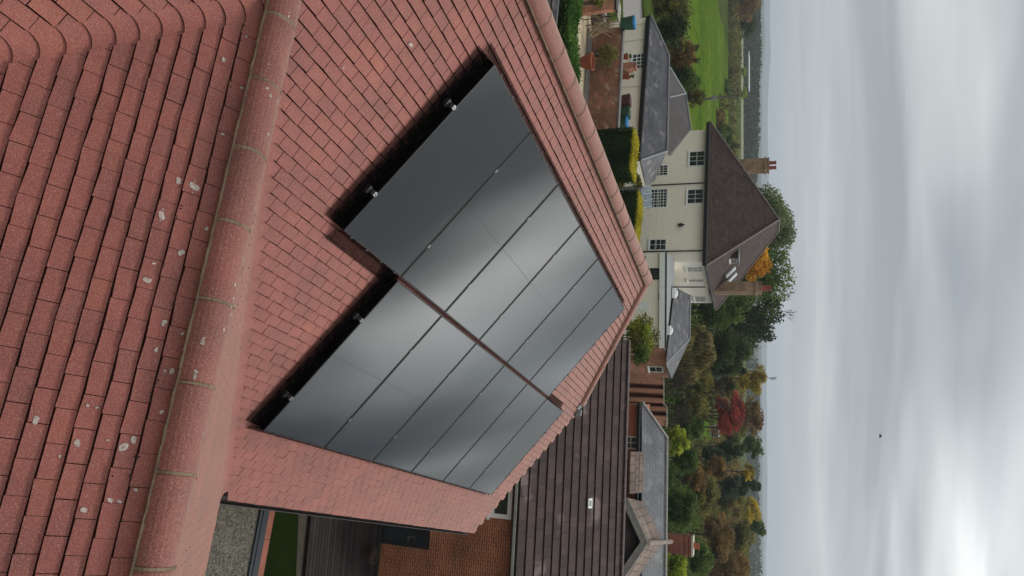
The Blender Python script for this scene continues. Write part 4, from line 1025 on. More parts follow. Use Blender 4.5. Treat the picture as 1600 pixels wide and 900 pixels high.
mb = MB(); mb.boxf(a0, dt, dn_, Z3, .1, dL - .2, .02, .3, zg(18) - a0.z, -.15); mb.build('rear_wall', brickM, shd)

# ================================================================== PLANTS
def leaves(cx, n, size, centers, radii, rndv, flat=0.0, droop=0.0, tri=False):
    """n small leaf faces scattered over clumps -> vertex and face arrays"""
    k = rng.integers(0, len(centers), n); c = centers[k]; r = radii[k]
    u = rng.normal(size=(n, 3)); u /= np.linalg.norm(u, axis=1)[:, None]
    rad = rng.random(n) ** .45
    p = c + u * r * rad[:, None]
    a = rng.normal(size=(n, 3)); a[:, 2] *= (1 - flat); a /= np.linalg.norm(a, axis=1)[:, None]
    b_ = np.cross(a, rng.normal(size=(n, 3))); b_ /= np.linalg.norm(b_, axis=1)[:, None]
    s = size * (.55 + .9 * rng.random(n))[:, None]
    if droop:
        a = np.tile(np.array([0, 0, -1.0]), (n, 1)) + rng.normal(size=(n, 3)) * .25; b_ = rng.normal(size=(n, 3)); b_[:, 2] *= .1; b_ /= np.linalg.norm(b_, axis=1)[:, None]
        v = np.stack([p - b_ * s * .3, p + b_ * s * .3, p + b_ * s * .2 + a * s * droop, p - b_ * s * .2 + a * s * droop], 1)
    else:
        v = np.stack([p - a * s * .5, p - b_ * s * .32, p + a * s * .5, p + b_ * s * .32], 1)
    rv = np.clip(rndv[k] + rng.normal(size=n) * .13, 0, 1)
    f = np.arange(n * 4).reshape(n, 4)
    return v.reshape(-1, 3), f, rv
def add_crown(root, c, rx, ry, rz, n, size, mat, clumps=26, shape='round', label=None, droop=0, clr=.34, name='crown'):
    cs = []; rs = []
    for i in range(clumps):
        while True:
            u = rng.uniform(-1, 1, 3)
            if np.linalg.norm(u) < 1 and np.linalg.norm(u) > .35: break
        if shape == 'cone': h = (u[2] + 1) / 2; u[:2] *= (1 - h) ** .8 * 1.05; 
        if shape == 'dome': u[2] = abs(u[2]) * 1.6 - .6
        if shape == 'col': u[:2] *= .9
        cs.append([c.x + u[0] * rx * .78, c.y + u[1] * ry * .78, c.z + u[2] * rz * .8])
        q = rng.uniform(.7, 1.25) * clr
        if shape == 'cone': q *= (1.15 - (u[2] + 1) / 2 * .75)
        rs.append([rx * q, ry * q, rz * q * (.75 if shape != 'cone' else .5)])
    cs.append([c.x, c.y, c.z]); rs.append([rx * .62, ry * .62, rz * .66] if shape != 'cone' else [rx * .35, ry * .35, rz * .7])
    cs = np.array(cs); rs = np.array(rs); rv = rng.uniform(.05, .95, len(cs))
    v, f, r = leaves(c, n, size, cs, rs, rv, droop=droop)
    # shade by height of the leaf inside the clump is left to the light
    return mkmesh(name, v, f, mat, root, None, r)
def branch(mb, p, d, l, r, depth, spread=.5, minr=.01, kids=3, up=.15):
    q = p + d * l; mb.tube(p, q, r, r * .62, n=5 if depth > 1 else 4, caps=False)
    if depth <= 0: return
    for i in range(kids):
        nd_ = (d + Vector((random.uniform(-1, 1), random.uniform(-1, 1), random.uniform(-.5, 1))) * spread + Z3 * up).normalized()
        branch(mb, p.lerp(q, random.uniform(.55, 1)), nd_, l * random.uniform(.55, .8), max(minr, r * .55), depth - 1, spread, minr, kids, up)
def L_(name, *cols):
    g = 1.0 if 'hedge' in name or 'far' in name else 1.65
    return M_leaf(name, [tuple(min(.8, q * g * w_) for q, w_ in zip(c_, (1.06, 1, .9))) for c_ in cols])
LG = L_('leaf_green', (.020, .040, .010), (.045, .080, .018), (.085, .13, .03))
LD = L_('leaf_dark', (.012, .024, .010), (.026, .045, .014), (.05, .072, .022))
LGG = L_('leaf_grey_green', (.045, .065, .035), (.085, .11, .055), (.13, .16, .085))
LO = L_('leaf_orange', (.16, .08, .012), (.38, .19, .02), (.55, .30, .04))
LY = L_('leaf_yellow', (.12, .10, .02), (.26, .21, .03), (.36, .27, .035))
LR = L_('leaf_red', (.07, .022, .016), (.17, .028, .026), (.25, .05, .035))
LB = L_('leaf_brown', (.055, .038, .018), (.11, .075, .028), (.17, .11, .04))
LOL = L_('leaf_olive', (.040, .045, .014), (.085, .088, .024), (.14, .13, .035))
LYG = L_('leaf_yellow_green', (.07, .10, .012), (.15, .20, .02), (.24, .28, .035))
LBG = L_('leaf_blue_green', (.018, .034, .022), (.035, .06, .038), (.07, .10, .06))
LW = L_('leaf_willow', (.045, .042, .018), (.105, .095, .035), (.19, .17, .075))
LH = L_('leaf_hedge', (.012, .030, .006), (.022, .048, .008), (.04, .075, .012))
LHY = L_('leaf_hedge_top', (.26, .24, .015), (.42, .38, .025), (.52, .48, .06))
LFAR = L_('leaf_far', (.022, .034, .016), (.035, .048, .02), (.05, .058, .025))
UPP = 1175.0
def tree(label, py, xt, xb, hw, Y, mat, n=2600, size=.22, shape='round', name='tree', group=None, clumps=26, trunk=True, cat='tree', asp=1.0, droop=0, clr=.34, bare=0, ztop=None, extra=None):
    top = atY(xt, py, Y); bot = atY(xb, py, Y); c = (top + bot) / 2; rx = hw * Y / UPP * (1.15 if Y > 60 else 1.05); rz = (top.z - bot.z) / 2 * 1.04; n = int(n * 1.5)
    g = zg(Y); root = empty(name, Vector((c.x, c.y, g)), label, cat, group or 'trees beyond the houses')
    add_crown(root, c, rx, rx * asp, rz, n, size, mat, clumps, shape, droop=droop, clr=clr)
    if trunk:
        mb = MB(); r = max(.12, rx * .05); h = max(.5, c.z - g)
        mb.tube(Vector((c.x, c.y, g - .2)), Vector((c.x, c.y, g + h)), r, r * .55, n=8)
        for i in range(5):
            a = random.uniform(0, 6.28); d = Vector((math.cos(a) * .7, math.sin(a) * .7, .8)).normalized(); branch(mb, Vector((c.x, c.y, g + h * random.uniform(.5, .95))), d, rx * .5, r * .45, 2, .5)
        mb.build('trunk', barkM, root)
    if bare:
        mb = MB()
        for i in range(bare):
            a = random.uniform(0, 6.28); rr = random.random() * .6
            p = Vector((c.x + math.cos(a) * rx * rr, c.y + math.sin(a) * rx * rr, c.z + rz * .45)); d = Vector((math.cos(a) * .5, math.sin(a) * .5, 1)).normalized(); mb.tube(Vector((c.x, c.y, c.z - rz * .2)), p, .09, .045, n=5)
            branch(mb, p, d, rz * .34, .045, 3, .55, .018, 3)
        mb.build('twigs', twigM, root)
    return root
TG = 'trees beyond the houses'
tree('grey-green leafy tree rising behind the peak of the brown roof', 350, 1252, 1150, 54, 78, LGG, 9000, .26, clumps=60, clr=.28)
tree('orange autumn tree between the brown roof and the tall dark trees', 405, 1208, 1140, 33, 66, LO, 4200, .20, clumps=30)
tree('tall green tree directly behind the orange autumn tree', 425, 1243, 1110, 56, 76, LG, 9500, .26, clumps=60, clr=.3)
tree('very tall dark brown-green tree with bare twigs at its top', 490, 1234, 1100, 40, 82, LD, 5600, .28, bare=2, clumps=40)
tree('dark evergreen with ragged crown right of the bare-topped tree', 530, 1226, 1095, 32, 86, LD, 3800, .28, shape='round')
tree('dark green tree low beside the brick chimney of the cream house', 482, 1165, 1080, 36, 69, LG, 3800, .24)
tree('dense olive tree filling the gap under the tall evergreens', 545, 1180, 1105, 42, 72, LD, 3200, .24)
tree('big weeping willow with brownish drooping foliage behind the slate extension', 548, 1126, 1044, 52, 62, LW, 8000, .20, shape='dome', clumps=60, droop=3.2, clr=.24, cat='willow', name='weeping_willow')
tree('dark conifer between the willow and the yellow tree', 577, 1178, 1085, 24, 74, LBG, 3000, .22, shape='cone', name='conifer')
tree('golden yellow tree poking above the horizon right of the evergreens', 592, 1206, 1148, 23, 96, LY, 2800, .26, bare=1)
tree('crimson red maple in the middle of the garden trees', 645, 1165, 1112, 34, 80, LR, 4200, .20, clumps=30, cat='maple')
tree('rounded brown-green tree standing just behind the red maple', 652, 1196, 1143, 30, 104, LB, 3200, .30, clumps=30)
tree('yellowing tree left of the red maple, under the golden one', 603, 1160, 1112, 24, 84, LOL, 2400, .24)
tree('small dark dome-shaped tree on the horizon right of the brown-green one', 697, 1195, 1158, 18, 112, LG, 1800, .28)
tree('blue-green conifer with layered boughs beyond the slate roof', 716, 1150, 1092, 24, 76, LBG, 3200, .22, shape='cone', name='conifer')
tree('tall blue-green cedar reaching above the horizon', 757, 1198, 1120, 30, 88, LBG, 4600, .24, shape='cone', name='conifer', cat='conifer')
tree('small orange-yellow tree in front of the tall cedar', 738, 1180, 1158, 13, 84, LY, 1000, .20)
tree('yellow-green tree on the horizon right of the cedar', 800, 1190, 1150, 22, 108, LY, 1800, .28)
tree('round dark tree breaking the horizon far right', 822, 1199, 1166, 16, 118, LG, 1600, .28)
tree('olive tree low behind the crinkled wall with thin grey twigs', 612, 1128, 1070, 34, 66, LOL, 2600, .20, bare=10)
tree('pale olive bushy tree left of the little dark shed', 640, 1112, 1052, 30, 62, LOL, 2600, .20, bare=5)
tree('bright yellow-green bush directly over the slate roof ridge', 690, 1078, 1034, 24, 47, LYG, 3600, .14, clumps=30, cat='bush', name='bush')
tree('orange-brown tree beyond the bright yellow-green bush', 748, 1108, 1066, 24, 64, LB, 2800, .18)
tree('dark green tree under the little shed', 718, 1098, 1050, 22, 56, LG, 2400, .18)
tree('leafy green tree left of the red brick chimney', 795, 1099, 1030, 34, 50, LG, 4600, .17, clumps=34)
tree('mid-green tree filling the space right of the conifer', 772, 1128, 1080, 30, 66, LOL, 2800, .2)
tree('brown autumn tree above the red brick chimney', 838, 1152, 1092, 36, 70, LB, 3800, .22, clumps=34)
tree('tall brown-green tree at the right edge of the wood', 885, 1178, 1100, 34, 82, LB, 3600, .24)
tree('dark olive tree behind the brown autumn tree', 842, 1184, 1130, 30, 94, LOL, 2800, .26)
tree('bright green tree lowest at the right edge of the picture', 885, 1078, 1030, 24, 44, LYG, 3200, .15, clumps=28)
tree('green tree between chimney and right picture edge', 872, 1118, 1062, 30, 58, LG, 3200, .19)
tree('olive tree behind the cedar, filling under the horizon', 782, 1172, 1118, 28, 92, LOL, 2600, .25)
tree('dark tree between the shed and the layered conifer', 700, 1168, 1118, 20, 90, LD, 2000, .25)
tree('green tree filling behind the pale bushy tree', 668, 1104, 1050, 22, 58, LG, 2200, .19)
tree('tawny tree with thin foliage at the foot of the cedar', 735, 1140, 1096, 22, 70, LB, 2200, .2)
tree('dull green tree beyond the shed lawn', 670, 1168, 1122, 26, 98, LOL, 2200, .27)
# left side: hedgerow between the cream outbuilding and the meadow
tree('dark brown-green bush at the far left of the hedgerow', 8, 1086, 1008, 30, 64, LOL, 3800, .2, group='bushes in front of the meadow', name='bush', cat='bush', clumps=34)
tree('dark olive bush second from left in the hedgerow', 48, 1078, 1018, 26, 58, LD, 3600, .18, group='bushes in front of the meadow', name='bush', cat='bush', clumps=34)
tree('brown twiggy bush behind the slate roof of the outbuilding', 88, 1088, 1034, 28, 62, LB, 3600, .18, group='bushes in front of the meadow', name='bush', cat='bush', clumps=30, bare=6)
tree('green bush at the right end of the hedgerow by the hipped roof', 126, 1094, 1044, 26, 62, LG, 3400, .18, group='bushes in front of the meadow', name='bush', cat='bush')
tree('yellowing bush at the foot of the wooden pole', 152, 1106, 1066, 16, 70, LOL, 1800, .18, group='bushes in front of the meadow', name='bush', cat='bush')
tree('big brown autumn tree on the left horizon', 6, 1193, 1136, 26, 205, LB, 3200, .5, clumps=30, group='trees round the meadow')
tree('dark green tree right of the big brown autumn tree', 36, 1188, 1146, 18, 215, LD, 2200, .5, group='trees round the meadow')
for i, (y, xt_, xb_, w_, Yd, mt) in enumerate([(30, 1156, 1132, 22, 232, LB), (62, 1152, 1130, 18, 228, LOL), (90, 1148, 1126, 18, 215, LB), (115, 1146, 1120, 18, 200, LD), (140, 1143, 1112, 18, 180, LG), (165, 1140, 1106, 18, 160, LOL), (190, 1136, 1098, 18, 150, LB), (212, 1150, 1110, 18, 150, LG), (232, 1156, 1120, 16, 160, LOL)]):
    tree(['brown hedge tree nearest the left edge on the meadow top', 'olive hedge tree second along the meadow top', 'brown hedge tree at the middle of the meadow top', 'dark hedge tree above the meadow middle', 'green hedge tree left of the wooden pole',
          'olive hedge tree directly right of the wooden pole', 'brown hedge tree close to the brown roof corner', 'green hedge tree beside the left roof hip', 'olive hedge tree under the left chimney'][i], y, xt_, xb_, w_, Yd, mt, 1500, .42, group='trees round the meadow', name='hedge_tree', trunk=True)
tree('small pale yellow round tree above the wooden pole', 146, 1169, 1156, 9, 240, LYG, 900, .35, group='trees round the meadow')
tree('small pale yellow tree halfway along the far lane', 112, 1168, 1157, 8, 262, LYG, 700, .35, group='trees round the meadow')
# far wood in the valley, too dense to count
def belt(name, Y, y0, y1, base, tops, n, size, mat, depth=60, label='far-off wood across the valley behind the meadow', wig=1.0, cat='wood'):
    vs = []; rr = []
    k = 0
    ys_ = rng.uniform(y0, y1, n); tp = np.interp(ys_, [t[0] for t in tops], [t[1] for t in tops]) + np.interp(ys_, np.linspace(y0, y1, 60), rng.uniform(-3.5, 1.2, 60)) * wig
    V = []; RR = []
    for j in range(n):
        h = rng.random() ** .8; x = base + (tp[j] - base) * h; Yj = Y + rng.uniform(-depth, depth)
        p = atY(x, ys_[j], Y); p = Vector((p.x, Yj, p.z)); s = size * rng.uniform(.6, 1.4)
        a = rng.normal(size=3); a /= np.linalg.norm(a); b_ = np.cross(a, rng.normal(size=3)); b_ /= np.linalg.norm(b_); P_ = np.array(p)
        V += [P_ - a * s * .5, P_ - b_ * s * .4, P_ + a * s * .5, P_ + b_ * s * .4]; RR.append(min(1, max(0, .5 + .35 * math.sin(ys_[j] * .35 + rng.normal() * .5) + rng.normal() * .15)))
    mkmesh(name, np.array(V), np.arange(n * 4).reshape(n, 4), mat, None, None, RR, loc=(0, Y, zg(Y)), label=label, cat=cat, kind='stuff')
belt('distant_wood', 480, -120, 300, 1160, [(-120, 1190), (20, 1188), (60, 1190), (120, 1186), (200, 1188), (260, 1184), (300, 1182)], 16000, 1.5, LFAR)
belt('distant_wood', 620, 560, 1050, 1150, [(560, 1183), (620, 1187), (680, 1184), (720, 1187), (800, 1186), (860, 1190), (1050, 1188)], 11000, 2.0, LFAR, label='far-off hazy wood under the horizon on the right')
belt('undergrowth', 68, 558, 960, 1034, [(558, 1080), (640, 1072), (700, 1075), (960, 1090)], 9000, .30, LG, 6, 'dense green undergrowth between the nearer garden trees', 4, 'undergrowth')
belt('undergrowth', 92, 560, 960, 1080, [(560, 1140), (635, 1116), (652, 1098), (700, 1098), (720, 1125), (960, 1135)], 9000, .36, LOL, 8, 'dense olive undergrowth behind the red maple', 4, 'undergrowth')
belt('undergrowth', 135, 560, 980, 1112, [(560, 1160), (700, 1160), (960, 1168)], 9000, .5, LB, 12, 'brown woodland mass behind the garden trees', 4, 'undergrowth')
belt('hedgerow', 205, -60, 225, 1137, [(-60, 1150), (50, 1157), (130, 1158), (225, 1153)], 7000, .55, LOL, 7, 'long brown-green hedgerow along the top of the meadow', 2, 'hedgerow')
belt('hedgerow', 72, -60, 150, 1008, [(-60, 1076), (60, 1072), (110, 1074), (150, 1082)], 7000, .26, LD, 4, 'continuous dark scrub at the near side of the meadow', 6, 'scrub')
belt('hedgerow', 78, 340, 560, 1040, [(340, 1130), (450, 1150), (560, 1120)], 6000, .3, LD, 4, 'dark scrub behind the tall cream house', 4, 'scrub')
# bare dark tree in front of the garden lawn
bt_ = empty('bare_tree', G(1046, 618), 'leafless dark-limbed tree spreading over the garden lawn behind the brick wall', 'tree')
mb = MB(); p = G(1046, 618); p = atY(1046, 618, 56); p.z = zg(56)
mb.tube(p, p + Z3 * 1.2, .2, .15, n=8)
for i in range(7):
    a = i / 7 * 6.28; branch(mb, p + Z3 * random.uniform(.9, 1.3), Vector((math.cos(a) * .9, math.sin(a) * .6, .75)).normalized(), 1.5, .085, 4, .55, .018, 3, .1)
mb.build('branches', twigM, bt_)
# small shed beyond
sp_ = G(1110, 674); sh = empty('garden_shed', sp_, 'tiny dark shed with pale frame on the lawn near the red maple', 'shed')
mb = MB(); w = 18 * sp_.length / FPX / 2; c = sp_; mb.boxf(c, X3, Y3, Z3, -w, w, 0, 1.5, 0, 1.3); mb.build('wall', M('pale_shed', (.36, .38, .36), rough=.8), sh)
mb = MB(); mb.boxf(c, X3, Y3, Z3, -w * .8, w * .8, -.03, -.003, .25, 1.15); mb.build('window', blackM, sh)
mb = MB(); mb.slab([c + Vector((-w * 1.1, -.15, 1.3)), c + Vector((w * 1.1, -.15, 1.3)), c + Vector((w * 1.1, 1.7, 1.45)), c + Vector((-w * 1.1, 1.7, 1.45))], Z3 * .06); mb.build('roof', leadM, sh)
# big yellowish shrub between our hip and the extension
def shrub(label, px, py, Y, rx, rz, mats, n, size, name='shrub', cat='shrub', group=None, zc=None):
    c = atY(px, py, Y); root = empty(name, Vector((c.x, c.y, zg(Y))), label, cat, group)
    for m_, fr in mats: add_crown(root, c + Vector((random.uniform(-.2, .2), random.uniform(-.2, .2), random.uniform(-.1, .1))) * rx, rx, rx * .8, rz, int(n * fr), size, m_, 24, name='foliage')
    mb = MB()
    for i in range(5): a = i * 1.3; mb.tube(Vector((c.x, c.y, zg(Y))), c + Vector((math.cos(a) * rx * .4, math.sin(a) * rx * .4, 0)), .05, .02, n=5)
    mb.build('stems', barkM, root); return root
shrub('large yellow-green shrub against the cream extension wall, above our roof hip', 1000, 522, 36, 1.35, .95, [(LOL, .55), (LYG, .45)], 6500, .10)
shrub('small green shrub at the right foot of the large one', 1004, 556, 34, .6, .45, [(LG, 1)], 1800, .08)
# clipped hedges
def hedge(label, pts, z0, z1, depth, topm=None, name='hedge', n=6000, size=.09, group='clipped hedges by the drive', wob=.12, sidem=None):
    a, b_ = pts; t = (b_ - a); t.z = 0; L = t.length; t.normalize(); nrm = Vector((-t.y, t.x, 0)); nrm = nrm if nrm.y > 0 else -nrm
    root = empty(name, Vector(((a.x + b_.x) / 2, (a.y + b_.y) / 2, z0)), label, 'hedge', group)
    mb = MB(); mb.boxf(Vector((a.x, a.y, 0)), t, nrm, Z3, .08, L - .08, .08, depth - .08, z0, z1 - .08); mb.build('core', M('hedge_core', (.012, .025, .006), (.02, .035, .008), rough=1, scale=5), root)
    for nm, mt, k, top in (('foliage', sidem or LH, n, False), ('clipped_top', topm or (sidem or LH), n // 2, True)):
        u = rng.random(k) * L; w = rng.random(k) * depth; h = z0 + rng.random(k) * (z1 - z0)
        if top: h = z1 + rng.normal(size=k) * .05 + .03
        else:
            sd_ = rng.integers(0, 3, k); w = np.where(sd_ == 0, rng.normal(size=k) * .05, w); u = np.where(sd_ == 1, rng.normal(size=k) * .05, np.where(sd_ == 2, L + rng.normal(size=k) * .05, u))
        w = w + wob * np.sin(u * 2.1) * np.sin(h * 2.7)
        base = np.array([a.x, a.y, 0]); P_ = base + np.outer(u, np.array(t)) + np.outer(w, np.array(nrm)); P_[:, 2] = h
        A_ = rng.normal(size=(k, 3)); A_ /= np.linalg.norm(A_, axis=1)[:, None]; B_ = np.cross(A_, rng.normal(size=(k, 3))); B_ /= np.linalg.norm(B_, axis=1)[:, None]
        s = size * (.6 + .8 * rng.random(k))[:, None]
        V = np.stack([P_ - A_ * s * .5, P_ - B_ * s * .35, P_ + A_ * s * .5, P_ + B_ * s * .35], 1).reshape(-1, 3)
        mkmesh(nm, V, np.arange(k * 4).reshape(k, 4), mt, root, None, np.clip(.5 + .3 * np.sin(u * 3 + h * 2) + rng.normal(size=k) * .2, 0, 1))
    return root
a = atY(989, 199, 33.5); b_ = atY(989, 262, 32.5); hedge('tall dark clipped hedge block with bright yellow top, left of the ivy wall', (a, b_), zg(33), a.z, 1.3, LHY, n=9000)
a = atY(996, 297, 37); b_ = atY(996, 366, 36.2); hedge('second clipped hedge block with yellow top in front of the tall house', (a, b_), zg(37), a.z, 1.2, LHY, n=8000)
a = atY(896, -60, 25); b_ = atY(899, 142, 24.3)
hedge('long loose dark green hedge along the sandy drive', (a, b_), zg(25), -6.72, 1.4, None, n=16000, size=.11, wob=.35, sidem=L_('leaf_laurel', (.015, .04, .008), (.03, .075, .012), (.06, .12, .02)))
# ivy on the end wall of the outbuilding
k = 2600; iv = rng.random(k); ih = rng.random(k)
u0 = (hc - fR[1]); u0.z = 0; Lw = u0.length
uu = iv * Lw; hh_ = ih ** 1.1 * 1.9; keep = (np.sin(uu * 4 + 1) * .5 + np.sin(hh_ * 5 + uu * 2) * .5 + rng.normal(size=k) * .3) > -.15
uu = uu[keep]; hh_ = hh_[keep]; k = len(uu)
P_ = np.array([fR[1].x, fR[1].y, 0]) + np.outer(uu, np.array(ed)) + np.outer(.03 + .05 * rng.random(k), np.array(en)); P_[:, 2] = gl_ + .2 + hh_
A_ = rng.normal(size=(k, 3)); A_ /= np.linalg.norm(A_, axis=1)[:, None]; B_ = np.cross(A_, rng.normal(size=(k, 3))); B_ /= np.linalg.norm(B_, axis=1)[:, None]
s_ = .09; V = np.stack([P_ - A_ * s_, P_ - B_ * s_ * .7, P_ + A_ * s_, P_ + B_ * s_ * .7], 1).reshape(-1, 3)
mkmesh('ivy', V, np.arange(k * 4).reshape(k, 4), LOL, None, None, rng.random(k), loc=tuple(hc), label='ivy creeping over the cream end wall beside the small window', cat='ivy')

# ================================================================== YARD OBJECTS ON THE LEFT
bw0 = Vector((-13.4, 35.9, 0)); bw1 = Vector((-7.3, 34.35, 0)); bt0, bo0, bL0 = house_frame(bw0, bw1); bi0 = -bo0; zt_ = -6.9
ywall = empty('brick_garden_wall', Vector((-10, 35, zg(35))), 'long old brick garden wall with dark coping beside the drive', 'wall')
mb = MB(); mb.boxf(bw0, bt0, bi0, Z3, 0, bL0, 0, .3, zg(35) - .1, zt_); mb.build('brickwork', brickOldM, ywall)
mb = MB(); mb.boxf(bw0, bt0, bi0, Z3, -.02, bL0 + .02, -.05, .35, zt_ + .002, zt_ + .09); mb.build('coping', M('dark_coping', (.10, .095, .09), (.16, .15, .14), rough=.9), ywall)
mb = MB(); mb.boxf(bw0, bt0, bi0, Z3, .3, bL0, -.75, -.01, zg(35) - .05, zg(35) + .12); mb.build('planting_edge', M('old_kerb', (.16, .15, .13), (.22, .20, .17), rough=.95), loc=tuple(bw0 + Z3 * zg(35)), label='low grey stone edging along the foot of the brick garden wall', cat='kerb')
p = atY(952, 82, 34.3); r_ = shrub('straggly olive climber growing against the brick garden wall', 950, 82, 34.6, .75, .62, [(LOL, 1)], 1500, .08)
# orange end wall further left
ow = atY(965, -40, 33.5); ow1 = atY(965, 13, 33.3); t_, o_, l_ = house_frame(ow, ow1)
bwl = empty('orange_brick_wall', Vector((ow.x, ow.y, zg(33))), 'orange brick wall with dark coping at the far left edge of the yard', 'wall')
mb = MB(); mb.boxf(Vector((ow.x, ow.y, 0)), t_, -o_, Z3, 0, l_, 0, .3, zg(33) - .2, -6.75); mb.build('brickwork', brickFarM, bwl)
mb = MB(); mb.boxf(Vector((ow.x, ow.y, 0)), t_, -o_, Z3, -.02, l_ + .03, -.05, .35, -6.748, -6.66); mb.build('coping', blackM, bwl)
shrub('small plant with yellow flowers against the orange brick wall', 936, 2, 33.0, .35, .3, [(LHY, .5), (LG, .5)], 500, .07)
# big terracotta pot lying against the edging
pt = empty('terracotta_pot', G(912, 98), 'large round terracotta pot standing at the edge of the drive', 'pot')
pb = G(907, 98); s_ = 1.0
mb = MB(); mb.lathe(pb, [(.20, 0), (.28, .12), (.36, .36), (.40, .52), (.44, .54), (.44, .62), (.38, .62), (.36, .50)], 24); mb.build('pot_body', potM, pt, smooth=False)
# wheelie bins
def bin_(label, px, py, Y, body, lid, w=.46, h=.56, group='wheelie bins by the cream wall'):
    b0 = atY(px, py, Y); root = empty('wheelie_bin', b0, label, 'bin', group); mb = MB()
    a_ = lambda q, z, s: [b0 + lt * (x * w / 2 * s) + li * (y * w * .62 * s) + Z3 * z for x, y in ((-1, -1), (1, -1), (1, 1), (-1, 1))]
    lo_, hi_ = a_(0, .0, .82), a_(0, h, 1.0)
    mb.face(lo_[::-1]); mb.face(hi_)
    for i in range(4): j = (i + 1) % 4; mb.face([lo_[i], lo_[j], hi_[j], hi_[i]])
    mb.build('body', body, root)
    mb = MB(); mb.boxf(b0 + Z3 * h, lt, li, Z3, -w * .53, w * .53, -w * .68, w * .64, .004, .07); mb.slab([b0 + Z3 * (h + .071) + lt * x + li * y for x, y in ((-w * .45, -w * .55), (w * .45, -w * .55), (w * .45, w * .5), (-w * .45, w * .5))], Z3 * .035); mb.build('lid', lid, root)
    for sx in (-1, 1): mb = MB(); mb.tube(b0 + li * (w * .5) + lt * (sx * w * .38) + Z3 * .1 - lt * .03, b0 + li * (w * .5) + lt * (sx * w * .38) + Z3 * .1 + lt * .03, .1, n=12); mb.build('wheel', blackM, root)
    return root
grn = M('green_plastic', (.02, .06, .035), (.03, .075, .045), rough=.5); blu = M('blue_plastic', (.03, .18, .36), (.04, .2, .4), rough=.5); brn = M('brown_plastic', (.06, .025, .018), (.08, .035, .025), rough=.5)
bin_('green bin with blue lid beside the pile of sticks', 969, 38, 35.6, grn, blu, w=.44, h=.68)
bin_('brown wheelie bin in front of the cream wall', 966, 159, 36.6, brn, brn)
bin_('green wheelie bin between the brown one and the blue-lidded one', 965, 178, 36.6, grn, grn)
bin_('green bin with blue lid next to the tall hedge', 963.5, 193, 36.6, grn, blu, h=.5)
# stack of sticks and an old box bench
stk = empty('stick_pile', atY(950, 34, 34.4), 'heap of pale sticks and poles leaning on the wall corner', 'sticks', )
mb = MB(); c = atY(940, 33, 34.3)
for i in range(26):
    a_ = c + Vector((random.uniform(-.5, .6), random.uniform(-.2, .3), random.uniform(-.3, .2))); d_ = Vector((random.uniform(-.5, .5), random.uniform(-.3, .3), random.uniform(.2, 1.2))).normalized(); mb.tube(a_ - d_ * .5, a_ + d_ * .75, .022, .016, n=5)
mb.build('sticks', M('pale_wood', (.42, .33, .22), (.25, .19, .12), rough=.9, scale=3), stk)
bx = empty('storage_box', G(924, 26), 'dark grey wooden box at the left end of the brick garden wall', 'box')
b0 = G(925, 26); mb = MB(); mb.boxf(b0, lt, li, Z3, -.45, .45, -.3, .3, .05, .62); mb.build('body', M('dark_box', (.06, .05, .05), (.09, .075, .07), rough=.8), bx)
mb = MB(); mb.boxf(b0, lt, li, Z3, -.5, .5, -.35, .35, .625, .70); mb.build('lid', M('grey_lid', (.14, .13, .13), (.2, .19, .18), rough=.7), bx)
tb = empty('garden_table', atY(955, 18, 34.5), 'small weathered garden table with thin dark legs by the wall corner', 'table'); c = atY(968, 18, 34.5)
mb = MB(); mb.boxf(c, lt, li, Z3, -.5, .5, -.3, .3, -.04, 0); mb.build('tabletop', M('weathered_wood', (.30, .27, .23), (.2, .18, .15), rough=.9), tb)
for sx in (-.42, .42):
    for sy in (-.22, .22): mb = MB(); mb.tube(c + lt * sx + li * sy - Z3 * .04, c + lt * sx + li * sy + Z3 * (zg(34.5) - c.z), .025, n=6); mb.build('leg', blackM, tb)
# ornaments on the coping: brick pier pieces and pots
def cop(label, px, py, kind):
    b0 = atY(px, py, 37.2); g_ = zg(37.2)
    if kind == 'pot':
        root = empty('clay_pot', Vector((b0.x, b0.y, g_)), label, 'pot', 'things standing behind the garden wall'); mb = MB(); mb.lathe(Vector((b0.x, b0.y, g_)), [(.10, 0), (.15, b0.z - g_ - .1), (.18, b0.z - g_ - .1), (.18, b0.z - g_), (.13, b0.z - g_)], 14); mb.build('body', potM, root)
        add_crown(root, b0 + Z3 * .15,   .18, .18, .15, 120, .07, LG, 6, name='plant')
    else:
        root = empty('brick_pier', Vector((b0.x, b0.y, g_)), label, 'pier', 'things standing behind the garden wall'); mb = MB(); mb.boxf(Vector((b0.x, b0.y, 0)), lt, li, Z3, -.2, .2, -.2, .2, g_, b0.z); mb.build('brickwork', brickFarM, root)
        mb = MB(); mb.boxf(Vector((b0.x, b0.y, 0)), lt, li, Z3, -.14, .14, -.15, .15, b0.z + .002, b0.z + .16); mb.build('cap', brickOldM, root)
cop('square brick pier below the small-paned white window', 990, 105, 'pier'); cop('clay flowerpot with greenery right of the brick pier', 983, 119, 'pot'); cop('dark clay flowerpot left of the brick pier', 981, 88, 'pot')
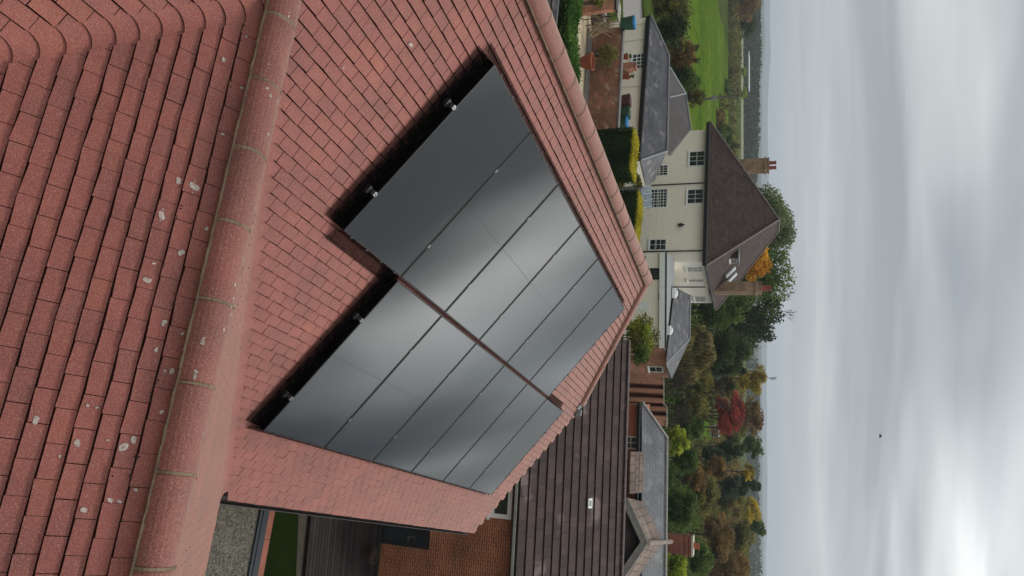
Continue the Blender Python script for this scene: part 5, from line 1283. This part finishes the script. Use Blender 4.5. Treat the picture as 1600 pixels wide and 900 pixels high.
# wooden pole with transformer
pp = atY(1074, 158, 88); pq = atY(1157, 149, 88); pg_ = Vector((pp.x, 88, zg(88)))
pol = empty('utility_pole', pg_, 'leaning wooden utility pole with small transformer in the meadow', 'pole')
pq.x = pp.x + (pq.x - pp.x); mb = MB(); mb.tube(pg_, pq, .17, .12, n=8); mb.build('pole', M('pole_wood', (.16, .15, .12), (.11, .10, .08), rough=.9), pol)
mid = atY(1116, 153.5, 88); mb = MB(); mb.boxf(mid, X3, Y3, Z3, -.25, .25, -.35, -.14, -.3, .3); mb.build('transformer', M('grey_steel', (.22, .23, .22)), pol)
mb = MB(); mb.boxf(pq - Z3 * .3, X3, Y3, Z3, -.9, .9, -.2, -.08, -.06, .06); mb.build('crossarm', barkM, pol)
mb = MB(); a = pq - Z3 * .3 - X3 * .8; e = atY(1168, -80, 150)
pts_ = [a.lerp(e, s) - Z3 * (2.0 * 4 * s * (1 - s)) for s in [i / 12 for i in range(13)]]; mb.path(pts_, .02, 4); mb.build('wire', blackM, pol)
# long pale greenhouse in the valley
gh = atY(1170, 80, 300); gh2 = atY(1170, 135, 300); gh.z = gh2.z = gh.z; mb = MB(); mb.boxf(gh, (gh2 - gh).normalized(), Y3, Z3, 0, (gh2 - gh).length, 0, 8, -.15, .25); mb.boxf(Vector((gh.x, gh.y, 0)), X3, Y3, Z3, 1, (gh2 - gh).length - 1, .5, 7, gh.z - .4, gh.z - .16)
mb.build('greenhouse', M('white_glasshouse', (.70, .73, .74), (.6, .64, .66), rough=.4), loc=(gh.x, gh.y, zg(300)), label='long low white greenhouse far off beyond the meadow', cat='greenhouse')
# bird in the sky
bc = atY(1375, 681, 60); mb = MB()
K = 8
for i in range(K):
    a0, a1 = 2 * math.pi * i / K, 2 * math.pi * (i + 1) / K
    for (x0, r0), (x1, r1) in (((-.16, .0), (-.1, .04)), ((-.1, .04), (.05, .055)), ((.05, .055), (.13, .035)), ((.13, .035), (.2, .004))):
        f_ = lambda x, r_, a_: bc + X3 * x + Y3 * (r_ * math.cos(a_)) + Z3 * (r_ * math.sin(a_))
        mb.face([f_(x0, r0, a0), f_(x0, r0, a1), f_(x1, r1, a1), f_(x1, r1, a0)], 0)
for sg in (-1, 1):
    mb.slab([bc + Vector((.06, sg * .02, .02)), bc + Vector((.03, sg * .16, .13)), bc + Vector((-.10, sg * .30, .06)), bc + Vector((-.05, sg * .14, .09)), bc + Vector((-.06, sg * .02, .02))], -Z3 * .012)
mb.slab([bc + Vector((-.13, -.02, 0)), bc + Vector((-.13, .02, 0)), bc + Vector((-.24, .05, .01)), bc + Vector((-.24, -.05, .01))], -Z3 * .01)
mb.build('bird', M('dark_feathers', (.05, .05, .055), rough=.9), loc=tuple(bc), label='small dark bird flying in the grey sky', cat='bird')

# ================================================================== HAZE
mh = bpy.data.materials.new('haze_air'); mh.use_nodes = True; t = mh.node_tree; t.nodes.clear()
ov_ = t.nodes.new('ShaderNodeOutputMaterial'); pv = t.nodes.new('ShaderNodeVolumePrincipled'); pv.inputs['Color'].default_value = (.80, .88, .97, 1); pv.inputs['Density'].default_value = .0003; pv.inputs['Anisotropy'].default_value = .1
t.links.new(pv.outputs[0], ov_.inputs['Volume'])
mb = MB(); mb.slab([Vector((-5200, -80, 80)), Vector((5200, -80, 80)), Vector((5200, 7000, 80)), Vector((-5200, 7000, 80))], -Z3 * 97); mb.build('haze', mh, loc=(0, 3400, 0), kind='stuff')
